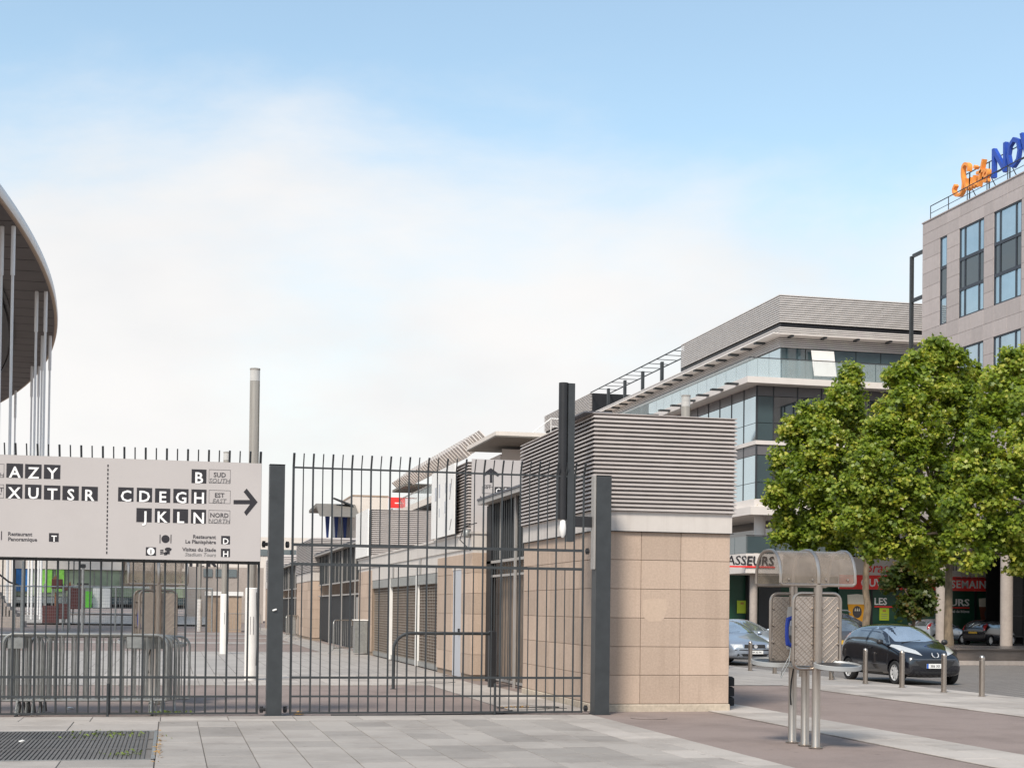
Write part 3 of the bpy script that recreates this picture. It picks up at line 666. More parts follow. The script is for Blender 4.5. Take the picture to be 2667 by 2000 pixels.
t = thing('stone_kiosk','fourth and farthest stone kiosk, beyond the far dark gate','kiosk',(9,105,0))
B('core','stone',X0+.03,10.5,100.1,112,0,3.02,t); B('white_band','white_band',X0,10.52,100.06,112.02,3.02,3.48,t); louvre_box(t,6.9,9.6,100.1,112,3.5,5.2,14)
# ------------------------------------------------------------------ telephone booth
def rrect(x0,x1,z0,z1,r,n=5):
    return arc(x1-r,z1-r,r,0,pi/2,n)+arc(x0+r,z1-r,r,pi/2,pi,n)+arc(x0+r,z0+r,r,pi,1.5*pi,n)+arc(x1-r,z0+r,r,1.5*pi,2*pi,n)
mt = MAT['tread_plate']; 
def tread(name,sgn):
    m = mat(name,(.40,.345,.30),.45,metal=.75,var=.14,scale=9); tt = m.node_tree; n = tt.nodes; l = tt.links; b = n['Principled BSDF']
    tcn = n.new('ShaderNodeTexCoord'); mpn = n.new('ShaderNodeMapping'); mpn.inputs['Rotation'].default_value = (0,sgn*radians(42),0); l.new(tcn.outputs['Object'],mpn.inputs[0])
    w = n.new('ShaderNodeTexWave'); w.bands_direction = 'Z'; w.inputs['Scale'].default_value = 9; l.new(mpn.outputs[0],w.inputs[0])
    bp = n.new('ShaderNodeBump'); bp.inputs['Strength'].default_value = .12; bp.inputs['Distance'].default_value = .012; l.new(w.outputs[1],bp.inputs['Height']); l.new(bp.outputs[0],b.inputs['Normal'])
tread('tread_left',1); tread('tread_right',-1)
def make_booth(label):
    t = thing('telephone_booth',label,'phone booth',(0,0,0),'telephone booths')
    # local frame: x along the fence, y away; the three poles stand on the centre line
    for y in (-.37,-.02,.40):
        p = MB().lathe(0,y,[(.06,0),(.062,.02),(.052,.04),(.052,1.0)],18).obj('pole','stainless',t,True); MB().lathe(0,y,[(.09,.012),(.09,.022),(.055,.024)],16).obj('foot_ring','stainless',p,True)
    for y in (-.40,.40): MB().lathe(0,y,[(.052,1.0),(.052,2.03)],18).obj('upright','stainless',t,True)
    for s,y in ((-1,-.37),(1,.40)):
        fr = MB().tube([(x,y,z) for x,z in rrect(-.31,.31,.99,1.93,.10)],.020,8,closed=True).obj('panel_frame','stainless',t,True)
        for a,b,nm in ((-.285,-.055,'tread_left'),(.055,.285,'tread_right')):
            q = MB().box(a,b,y-.006,y+.006,1.03,1.89).obj('tread_plate',nm,t)
            mb = MB()
            k = 8
            for i in range(-2,12):    # raised diagonal ribs, mirrored on the two halves
                z = 1.03+i*.085; up = (1 if a < 0 else -1)
                p0 = [a+.012,z+(.0 if up < 0 else .2)]; p1 = [b-.012,z+(.2 if up < 0 else .0)]
                def clipz(p,qq):
                    for zz,lo in ((1.04,True),(1.88,False)):
                        if (p[1] < zz) == lo:
                            if (qq[1] < zz) == lo: return None
                            u = (zz-p[1])/(qq[1]-p[1]); p = [p[0]+u*(qq[0]-p[0]),zz]
                    return p
                c0 = clipz(p0,p1); c1 = clipz(p1,p0)
                if c0 and c1: mb.tube([(c0[0],y-.007,c0[1]),(c1[0],y-.007,c1[1])],.0045,5)
            mb.obj('ribs','tread_plate',q)
            for zz in (1.10,1.30,1.52,1.74): 
                for xx in (a+.008,b-.008): MB().lathe(xx,y-.014,[(.004,zz-.014),(.014,zz-.006),(.014,zz+.006),(.004,zz+.014)],8).obj('bolt','stainless',q)
    B('floor_pan','stainless',-.24,.10,-.33,.36,.985,1.0,t)
    # barrel hood
    hy0,hy1,hx0,hx1,hz = -.42,.42,-.50,.48,2.03
    prof = [(hy0,hz)]; n = 12
    prof = [( -.42,hz+.02)]+[(-.42*cos(a)**.75 if cos(a) > 0 else .42*(-cos(a))**.75, hz+.08+.36*sin(a)**.9) for a in [pi*i/n for i in range(n+1)]]+[(.42,hz+.02)]
    for a,b in ((hx0+.02,-.01),(.01,hx1-.02)):
        mb = MB(); k = len(prof)
        vs = [(a,y,z) for y,z in prof]+[(b,y,z) for y,z in prof]+[(a,y*.985,z-.006) for y,z in prof]+[(b,y*.985,z-.006) for y,z in prof]
        fs = [(i,i+1,k+i+1,k+i) for i in range(k-1)]+[(2*k+i,3*k+i,3*k+i+1,2*k+i+1) for i in range(k-1)]
        q = mb.add(vs,fs).obj('hood_sheet','hood_clear',t,True)
        for xx in (a+.08,b-.08):
            MB().tube([(xx,-.435,hz+.07),(xx,-.41,hz+.07)],.014,8).obj('bolt','stainless',q)
    for x in (hx0,0,hx1): MB().tube([(x,y,z) for y,z in prof],.020 if x else .026,8).obj('hood_rib','stainless',t,True)
    for y in (-.42,.42): MB().tube([(hx0,y,hz+.02),(hx0+.03,y,hz),(hx1-.03,y,hz),(hx1,y,hz+.02)],.020,8).obj('hood_rail','stainless',t,True)
    for x in (hx0,hx1): pass
    # handset units between the panels, one to each side
    for s in (-1,1):
        u = MB(); u.prism([(-.12,1.22),(.12,1.22),(.12,1.70),(.08,1.76),(-.08,1.76),(-.12,1.70)],0,s*.06,s*.20); q = u.obj('phone_unit','phone_body',t)
        B('keypad','steel_black',s*.20,s*.206,-.06,.03,1.27,1.40,q); B('screen','door_grey',s*.20,s*.206,-.07,.06,1.52,1.60,q)
        pts = [(s*.21,-.10,1.62),(s*.27,-.10,1.60),(s*.285,-.10,1.50),(s*.285,-.10,1.38),(s*.27,-.10,1.29),(s*.22,-.10,1.27)]
        MB().tube(pts,[.03,.034,.026,.026,.034,.03],8).obj('handset','phone_blue',q,True)
        MB().tube([(s*.23,-.10,1.27),(s*.26,-.12,1.05),(s*.36,-.1,.86),(s*.33,-.06,.95),(s*.2,0,1.15)],.006,5).obj('cord','galv',q,True)
        tr = thing if 0 else None
        cx,cy,cz,R = (.16,-.64,1.03,.29) if s > 0 else (-.30,.30,1.04,.29)
        mb = MB(); n = 28; ti = -.10
        for k,(r,z) in enumerate(((.05,-.03),(R-.03,-.03),(R,-.02),(R,.03),(R-.012,.035),(R-.02,.012),(.05,.008))):
            for i in range(n):
                a = 2*pi*i/n; y = r*sin(a); mb.v.append((cx+r*cos(a)+.0, cy+y, cz+z+y*(-ti)))
        for k in range(6):
            mb.f += [(k*n+i,k*n+(i+1)%n,(k+1)*n+(i+1)%n,(k+1)*n+i) for i in range(n)]
        mb.f += [tuple(range(n))[::-1],tuple(range(6*n,7*n))]
        tr_ = mb.obj('tray','tray',t,True)
        fl = MB(); fl.v = [(cx+(R-.022)*cos(2*pi*i/n),cy+(R-.022)*sin(2*pi*i/n),cz+.0155+(R-.022)*sin(2*pi*i/n)*.10) for i in range(n)]; fl.f = [tuple(range(n))]; fl.obj('tray_floor','steel_black',tr_)
    MB().tube([(.0,.36,1.0),(-.06,.3,.8),(-.09,.25,.62),(-.05,.33,.5)],.01,5).obj('loose_wire','cable',t,True)
    return t
b1 = make_booth('stainless double telephone booth with barrel hood on three poles, in the right foreground'); b1.location = (7.83,17.20,0); b1.rotation_euler = (0,0,radians(-2))
b2 = copy_tree(b1); b2.location = (atY(404,1600,25.9).x,25.9,0); b2.rotation_euler = (0,0,radians(8)); b2['label'] = 'second telephone booth with brownish hood seen through the left fence leaf'

# ------------------------------------------------------------------ bollards
def make_bollard():
    t = thing('bollard','','bollard',(0,0,0),'steel bollards along the road')
    MB().lathe(0,0,[(.058,0),(.058,.74),(.054,.745),(.054,.755),(.058,.76),(.058,.79),(.05,.825),(.03,.845),(.008,.85)],18).obj('shaft','stainless',t,True)
    MB().lathe(0,0,[(.075,.012),(.075,.02),(.06,.022)],16).obj('foot_ring','stainless',t,True); return t
bp_ = make_bollard()
spots = [41.1,39.3,37.55,35.8,34.0,32.15,30.35,28.5,27.05]; names = ['leftmost bollard, at the edge of the stone kiosk, before the silver car','second bollard from the left, before the silver car number plate','bollard left of the phone booth poles, third from the left','bollard hidden in line with the phone booth panels','bollard seen just right of the phone booth poles under the tray','bollard at the rear door of the black car','bollard at the front wheel of the black car','bollard before the number plate of the black car','rightmost bollard, standing clear right of the black car']
for i,(y,l) in enumerate(zip(spots,names)):
    o = bp_ if i == 0 else copy_tree(bp_)
    o.location = (16.2 if i < 8 else 16.24,y,.012); o['label'] = 'stainless steel '+l; o.rotation_euler = (0,0,i)
# ------------------------------------------------------------------ lamp columns
def make_lamp():
    t = thing('lamp_column','','lamp post',(0,0,0),'round lamp columns')
    MB().lathe(0,0,[(.145,0),(.145,2.08),(.125,2.10)],20).obj('sleeve','lamp_sleeve',t,True)
    MB().lathe(0,0,[(.112,2.1),(.112,6.78)],20).obj('column','lamp_pole',t,True)
    MB().lathe(0,0,[(.112,6.785),(.112,7.04)],20).obj('lens','clear_cap',t,True)
    MB().lathe(0,0,[(.118,7.04),(.118,7.07),(.02,7.09)],20).obj('cap','lamp_pole',t,True)
    MB().tube([(.1,-.11,2.0),(.13,-.13,1.0),(.11,-.12,.35)],.008,5).obj('cable','cable',t,True)
    for x in (-.03,.04): B('slot','ink_grey',x-.006,x+.006,-.1465,-.142,1.05,1.45,t)
    return t
lp = make_lamp()
for i,(x,y,l) in enumerate(((1.75,33.5,'nearest lamp column with white sleeve, left of the dark gate post'),(1.78,52,'second lamp column with white sleeve, thinner, under the sign'),(1.75,98,'third and farthest lamp column, small, behind the left fence leaf'),(12.4,34.4,'lamp column whose top rises behind the stone kiosk roof'))):
    o = lp if i == 0 else copy_tree(lp); o.location = (x,y,0); o['label'] = l; o.rotation_euler = (0,0,.2*i)
# black stacked bin rings beside kiosk
t = thing('rubber_base','stack of three black rubber sign bases at the right corner of the stone kiosk','sign base',(9.45,24.6,0))
for k in range(3): MB().cham(9.28,9.78,24.45,24.8,.005+k*.18,.175+k*.18,.03).obj('block','rubber',t)
tag(MB().cham(10.6,11.5,31.0,31.5,.0,.2,.03).obj('stone_block','stone_base'),'low rough stone block on the paving behind the kiosk','block')

# ------------------------------------------------------------------ trees
def leaf_material(name,c0,c1,c2):
    m = bpy.data.materials.new(name); m.use_nodes = True; t = m.node_tree; n = t.nodes; l = t.links; b = n['Principled BSDF']; outn = n['Material Output']
    g = n.new('ShaderNodeNewGeometry'); r = n.new('ShaderNodeValToRGB'); e = r.color_ramp.elements
    e[0].position = 0; e[0].color = (*c0,1); e[1].position = 1; e[1].color = (*c2,1); k = e.new(.6); k.color = (*c1,1); k = e.new(.9); k.color = (*(np.array(c1)*.6+np.array(c2)*.4),1)
    nz = n.new('ShaderNodeTexNoise'); nz.inputs['Scale'].default_value = 1.15; nz.inputs['Detail'].default_value = 3; l.new(g.outputs['Position'],nz.inputs['Vector'])
    m1 = n.new('ShaderNodeMapRange'); m1.inputs[1].default_value = .38; m1.inputs[2].default_value = .66; m1.inputs[3].default_value = -.32; m1.inputs[4].default_value = .38; l.new(nz.outputs[0],m1.inputs[0])  # noise puts sunlit yellow tufts and dark creases into the leaf colour
    a1 = n.new('ShaderNodeMath'); a1.operation = 'ADD'; a1.use_clamp = True; l.new(g.outputs['Random Per Island'],a1.inputs[0]); l.new(m1.outputs[0],a1.inputs[1]); l.new(a1.outputs[0],r.inputs[0]); l.new(r.outputs[0],b.inputs['Base Color']); b.inputs['Roughness'].default_value = .42; b.inputs['Specular IOR Level'].default_value = .45
    tr = n.new('ShaderNodeBsdfTranslucent'); mxs = n.new('ShaderNodeMixShader'); mxs.inputs[0].default_value = .48
    mul = n.new('ShaderNodeMixRGB'); mul.blend_type = 'MULTIPLY'; mul.inputs[0].default_value = 1; mul.inputs[2].default_value = (1.3,1.25,.5,1); l.new(r.outputs[0],mul.inputs[1]); l.new(mul.outputs[0],tr.inputs[0])
    l.new(b.outputs[0],mxs.inputs[1]); l.new(tr.outputs[0],mxs.inputs[2]); l.new(mxs.outputs[0],outn.inputs[0]); MAT[name] = m
leaf_material('leaf',(.105,.165,.018),(.24,.315,.036),(.50,.49,.09))
leaf_material('leaf_dark',(.045,.075,.012),(.085,.12,.018),(.18,.13,.04))
LEAF = np.array([(0,-.5),(.16,-.32),(.5,-.30),(.36,-.06),(.46,.20),(.2,.16),(0,.55),(-.2,.16),(-.46,.20),(-.36,-.06),(-.5,-.30),(-.16,-.32)])
def leaves_mesh(name, centres, normals, sizes, mk):
    n = len(centres); nv = len(LEAF)
    nrm = normals/np.linalg.norm(normals,axis=1,keepdims=True)
    a = rng.normal(size=(n,3)); tx = np.cross(nrm,a); tx /= np.linalg.norm(tx,axis=1,keepdims=True); ty = np.cross(nrm,tx)
    L = LEAF[None]*sizes[:,None,None]; fold = np.abs(LEAF[:,0])[None,:,None]*sizes[:,None,None]*.35
    V = centres[:,None]+tx[:,None]*L[...,:1]+ty[:,None]*L[...,1:]-nrm[:,None]*fold
    me = bpy.data.meshes.new(name); me.vertices.add(n*nv); me.vertices.foreach_set('co',V.reshape(-1).astype(np.float32))
    me.loops.add(n*nv); me.loops.foreach_set('vertex_index',np.arange(n*nv,dtype=np.int32)); me.polygons.add(n); me.polygons.foreach_set('loop_start',np.arange(0,n*nv,nv,dtype=np.int32)); 
    me.update(calc_edges=True); me.validate(); me.materials.append(MAT[mk]); return me
def tree(label, base, h_trunk, r_trunk, lobes, n_leaf, size=.2, mk='leaf', group='plane trees along the road', lean=(0,0)):
    t = thing('plane_tree',label,'tree',base,group); bx,by,bz = base; top = Vector((bx+lean[0],by+lean[1],bz+h_trunk))
    pts = []; k = 7
    for i in range(k+1):
        a = i/k; pts.append(Vector((bx,by,bz)).lerp(top,a)+Vector((random.gauss(0,.035),random.gauss(0,.035),0))*(1 if 0 < i < k else 0))
    MB().tube(pts,[r_trunk*(1.25-.12*min(i,2)-.05*i) for i in range(k+1)],10).obj('trunk','bark',t,True,80)
    C = np.array([l[:3] for l in lobes]); R = np.array([l[3] for l in lobes])
    for c,r in zip(C,R):
        e = Vector(c); mid = top.lerp(e,.5)+Vector((random.gauss(0,.25),random.gauss(0,.25),.25))
        MB().tube([top-Vector((0,0,.25)),top.lerp(mid,.5),mid,mid.lerp(e,.6),e],[r_trunk*.5,r_trunk*.42,r_trunk*.3,.04,.012],7).obj('limb','bark',t,True,80)
    # clusters of leaves on the surface of the lobes, thinning inwards
    w = R**2; w = w/w.sum(); P = []; Nn = []; S = []
    # each lobe breaks up into tufts that stand out from it
    sc_,sr_ = [],[]
    for c,r in zip(C,R):
        m_ = int(10+26*r); dd = rng.normal(size=(m_,3)); dd /= np.linalg.norm(dd,axis=1,keepdims=True)
        sc_.append(c+dd*r*rng.uniform(.55,1.0,(m_,1))); sr_.append(rng.uniform(.16,.34,m_)*(.7+.3*r))
    C2 = np.concatenate(sc_); R2 = np.concatenate(sr_); w = R2**2; w /= w.sum()
    ncl = n_leaf//14
    idx = rng.choice(len(C2),ncl,p=w); d = rng.normal(size=(ncl,3)); d[:,2] += .25; d /= np.linalg.norm(d,axis=1,keepdims=True)
    rad = R2[idx]*np.clip(1-np.abs(rng.normal(0,.25,ncl)),.2,1.1)
    cc = C2[idx]+d*rad[:,None]
    for j in range(14):
        off = rng.normal(size=(ncl,3))*np.array([.15,.15,.11])*(size/.2); P.append(cc+off); nn = d*.55+rng.normal(size=(ncl,3))*.5+np.array([-.1,-.35,.6]); Nn.append(nn); S.append(size*rng.uniform(.6,1.25,ncl))
    me = leaves_mesh('crown',np.concatenate(P),np.concatenate(Nn),np.concatenate(S),mk)
    o = bpy.data.objects.new('crown',me); o.location = -OFF[t]; link(o,t); stuff(o); return t
def lobe(px,py,y,r,dy=0): q = atY(px*1.2057,py*1.2057,y+dy); return (q.x,q.y,q.z,r*.9)
tb = atY(2256,1600,57)
tree('left plane tree with broad green crown rising behind the phone booth hood',(tb.x,57,.0),4.6,.18,
     [lobe(1846,808,57,.45),lobe(1838,845,57,.7),lobe(1815,885,57,1.05,-.3),lobe(1765,900,57,.8,-.3),lobe(1722,935,57,.75,.2),lobe(1790,960,57,1.35,-.8),lobe(1705,1005,57,.8,.3),lobe(1680,1070,57,.62,-.3),lobe(1750,1040,57,1.25,-1),lobe(1840,1030,57,1.5,-.6),lobe(1720,1110,57,.9,.2),lobe(1790,1120,57,1.2,-1),lobe(1690,1150,57,.55,.2),lobe(1740,1165,57,.7,-.2),lobe(1830,1165,57,.9),lobe(1880,1110,57,1.2),lobe(1860,940,57,.9,.4)],44000,.16)
tree('middle plane tree with the highest crown in front of the office building',(28.6,50,.0),4.4,.18,
     [lobe(2022,752,50,.38),lobe(2015,785,50,.55),lobe(1985,790,50,.55,-.2),lobe(2060,785,50,.6,.2),lobe(2100,820,50,.55,.4),lobe(1940,815,50,.55,-.3),lobe(2005,850,50,1.1,-.4),lobe(1945,880,50,.9,-.8),lobe(2075,880,50,1.0,.2),lobe(1905,925,50,.7,-.8),lobe(1975,960,50,1.4,-1),lobe(2060,970,50,1.25,-.2),lobe(1885,1000,50,.85,-1.2),lobe(1945,1060,50,1.25,-1.3),lobe(1850,1065,50,.7,-1.2),lobe(2030,1080,50,1.2,-.6),lobe(1880,1120,50,.85,-1.3),lobe(1835,1125,50,.5,-1.2),lobe(1950,1160,50,.95,-1.2),lobe(2040,1180,50,.7,-.6),lobe(1890,1180,50,.5,-1),lobe(1990,1215,50,.4,-1)],46000,.16)
tree('right plane tree, nearest and brightest, cut by the right picture edge',(29.6,43,.0),4.0,.18,
     [lobe(2188,775,43,.34),lobe(2190,805,43,.5),lobe(2160,825,43,.5,.2),lobe(2225,800,43,.7,.2),lobe(2140,880,43,.55,.2),lobe(2195,890,43,.95,-.3),lobe(2115,945,43,.55,-.4),lobe(2175,980,43,1.05,-.7),lobe(2090,1020,43,.55,-.4),lobe(2135,1060,43,.8,-.8),lobe(2065,1090,43,.42,-.4),lobe(2190,1090,43,1.1,-.8),lobe(2085,1130,43,.55,-.5),lobe(2135,1160,43,.7,-.6),lobe(2060,1165,43,.35,-.3),lobe(2200,1190,43,.7,-.4),lobe(2110,1210,43,.35,-.5),lobe(2260,1080,43,1.3),lobe(2260,1190,43,.9),lobe(2290,950,43,1.4),lobe(2330,1100,43,1.4),lobe(2275,830,43,.9,.4)],42000,.15)
tree('small low tree with reddish green leaves between trunk and grey column',(33.7,62,.0),2.2,.10,
     [lobe(1965,1240,62,.7),lobe(1930,1255,62,.5,.3),lobe(2000,1250,62,.8),lobe(1985,1300,62,.75,-.2),lobe(1960,1310,62,.5)],5200,.2,'leaf_dark')
# ------------------------------------------------------------------ cars (local frame: nose towards -y, x to the car's left seen from the front)
def car_body_mesh(st, ax, R=.33):
    """loft half sections along y, smooth them and cut the wheel arches"""
    mb = MB(); k = len(st[0][1]); n = 2*k-2
    for y,half in st:
        ring = [(x,z) for x,z in half]+[(-x,z) for x,z in half[-2:0:-1]]
        mb.v += [(x,y,z) for x,z in ring]
    for i in range(len(st)-1):
        mb.f += [(i*n+j,i*n+(j+1)%n,(i+1)*n+(j+1)%n,(i+1)*n+j) for j in range(n)]
    mb.f += [tuple(range(n)),tuple(range((len(st)-1)*n,len(st)*n))[::-1]]
    me,_ = mb.mesh('body',True,60,c=(0,0,0)); ob = bpy.data.objects.new('tmp',me); COL.objects.link(ob)
    s = ob.modifiers.new('s','SUBSURF'); s.levels = 2; s.render_levels = 2
    cut = MB()
    for y in ax:
        for sx in (-1,1): cut.tube([(sx*.52,y,R-.02),(sx*1.2,y,R-.02)],R+.055,28)
    cm,_ = cut.mesh('c',c=(0,0,0)); co = bpy.data.objects.new('tmpc',cm); COL.objects.link(co)
    bo = ob.modifiers.new('b','BOOLEAN'); bo.object = co; bo.operation = 'DIFFERENCE'; bo.solver = 'EXACT'
    dg = bpy.context.evaluated_depsgraph_get(); dg.update(); ev = ob.evaluated_get(dg); res = bpy.data.meshes.new_from_object(ev)
    bpy.data.objects.remove(ob); bpy.data.objects.remove(co)
    res.polygons.foreach_set('use_smooth',[True]*len(res.polygons)); res.set_sharp_from_angle(angle=radians(38)); return res
def patch(bvh, pts, direction, name, m, parent, off=.004, cuts=5):
    """panel that lies on the body: outline in the plane seen along the given axis"""
    d = {'x+':Vector((-1,0,0)),'x-':Vector((1,0,0)),'front':Vector((0,1,0)),'rear':Vector((0,-1,0)),'top':Vector((0,0,-1))}[direction]
    bm = bmesh.new(); vs = []
    for p in pts:
        if direction[0] == 'x': c = (0,p[0],p[1])
        elif direction == 'top': c = (p[0],p[1],0)
        else: c = (p[0],0,p[1])
        vs.append(bm.verts.new(c))
    es = [bm.edges.new((vs[i],vs[(i+1)%len(vs)])) for i in range(len(vs))]
    bmesh.ops.triangle_fill(bm,edges=es,use_beauty=True); bmesh.ops.subdivide_edges(bm,edges=bm.edges[:],cuts=cuts,use_grid_fill=True)
    kill = []
    for v in bm.verts:
        hit = bvh.ray_cast(v.co-d*6,d)
        if hit[0] is None: kill.append(v); continue
        v.co = hit[0]+hit[1]*off if hit[1].dot(d) < 0 else hit[0]-hit[1]*off
    bmesh.ops.delete(bm,geom=kill,context='VERTS')
    bmesh.ops.recalc_face_normals(bm,faces=bm.faces)
    me = bpy.data.meshes.new(name); bm.to_mesh(me); bm.free(); me.materials.append(MAT[m]); me.polygons.foreach_set('use_smooth',[True]*len(me.polygons))
    o = bpy.data.objects.new(name,me); return link(o,parent)
def wheel(t,x,y,R=.29,W=.17,side=1,spokes=9):
    n = 24; prof = [(R-.09,-W/2),(R-.02,-W/2),(R,-W/2+.03),(R,W/2-.03),(R-.02,W/2),(R-.09,W/2),(R-.09,-W/2)]
    mb = MB()
    for r,a in prof: mb.v += [(x+a,y+r*cos(2*pi*i/n),R+r*sin(2*pi*i/n)) for i in range(n)]
    for k in range(len(prof)-1): mb.f += [(k*n+i,k*n+(i+1)%n,(k+1)*n+(i+1)%n,(k+1)*n+i) for i in range(n)]
    w = mb.obj('wheel','rubber',t,True,40)
    xo = x+side*(W/2-.025)
    b = MB().tube([(x,y,R),(xo-side*.03,y,R)],R-.085,n).obj('rim_back','steel_black',w)
    m = MB().tube([(xo-side*.02,y,R),(xo+side*.005,y,R)],.06,12)
    for i in range(spokes):
        a = 2*pi*i/spokes; c,s = cos(a),sin(a); p = [(.05,-.028),(R-.09,-.036),(R-.09,.036),(.05,.028)]
        m.add([(xo+side*dx,y+r*c-q*s,R+r*s+q*c) for dx in (-.015,.0) for r,q in p],[(0,1,2,3),(7,6,5,4),(0,4,5,1),(1,5,6,2),(2,6,7,3),(3,7,4,0)])
    m.tube([(xo,y+(R-.095)*cos(2*pi*i/n),R+(R-.095)*sin(2*pi*i/n)) for i in range(n)],.016,6,closed=True)
    m.obj('rim','rim_silver',w)
HATCH = [(1.70,[(0,.34),(.56,.34),(.66,.44),(.67,.60),(.66,.76),(.56,.84),(0,.86)]),(1.61,[(0,.24),(.66,.24),(.77,.38),(.78,.64),(.77,.92),(.62,1.13),(0,1.17)]),
 (1.34,[(0,.2),(.70,.2),(.80,.35),(.815,.66),(.80,.98),(.62,1.37),(0,1.42)]),(.7,[(0,.17),(.7,.17),(.80,.30),(.815,.64),(.79,.955),(.60,1.405),(0,1.465)]),(0,[(0,.17),(.7,.17),(.80,.30),(.815,.62),(.785,.93),(.59,1.40),(0,1.46)]),
 (-.35,[(0,.17),(.7,.17),(.80,.30),(.815,.62),(.78,.91),(.585,1.34),(0,1.40)]),(-.98,[(0,.17),(.7,.17),(.80,.32),(.81,.62),(.765,.875),(.66,.965),(0,.99)]),
 (-1.33,[(0,.17),(.7,.17),(.79,.32),(.79,.58),(.735,.78),(.60,.875),(0,.91)]),(-1.60,[(0,.18),(.64,.18),(.74,.32),(.735,.52),(.66,.68),(.50,.76),(0,.80)]),(-1.71,[(0,.24),(.54,.24),(.62,.35),(.61,.48),(.54,.58),(.40,.63),(0,.66)])]
SEDAN = [(2.28,[(0,.36),(.60,.36),(.70,.46),(.71,.62),(.70,.80),(.60,.88),(0,.90)]),(2.15,[(0,.26),(.70,.26),(.80,.40),(.81,.64),(.79,.88),(.64,.97),(0,.99)]),(1.62,[(0,.2),(.74,.2),(.85,.36),(.86,.66),(.82,.93),(.66,1.04),(0,1.07)]),
 (.95,[(0,.18),(.74,.18),(.85,.32),(.87,.64),(.83,.93),(.56,1.36),(0,1.40)]),(.2,[(0,.18),(.74,.18),(.85,.30),(.87,.62),(.83,.92),(.58,1.40),(0,1.46)]),(-.35,[(0,.18),(.74,.18),(.85,.30),(.87,.62),(.82,.91),(.57,1.36),(0,1.42)]),
 (-1.05,[(0,.18),(.74,.18),(.85,.32),(.86,.62),(.81,.87),(.66,.96),(0,.985)]),(-1.6,[(0,.18),(.74,.18),(.84,.32),(.84,.58),(.77,.78),(.62,.86),(0,.895)]),(-2.1,[(0,.2),(.70,.2),(.79,.34),(.78,.52),(.70,.68),(.55,.745),(0,.775)]),(-2.26,[(0,.25),(.60,.25),(.68,.36),(.67,.48),(.60,.60),(.46,.655),(0,.68)])]
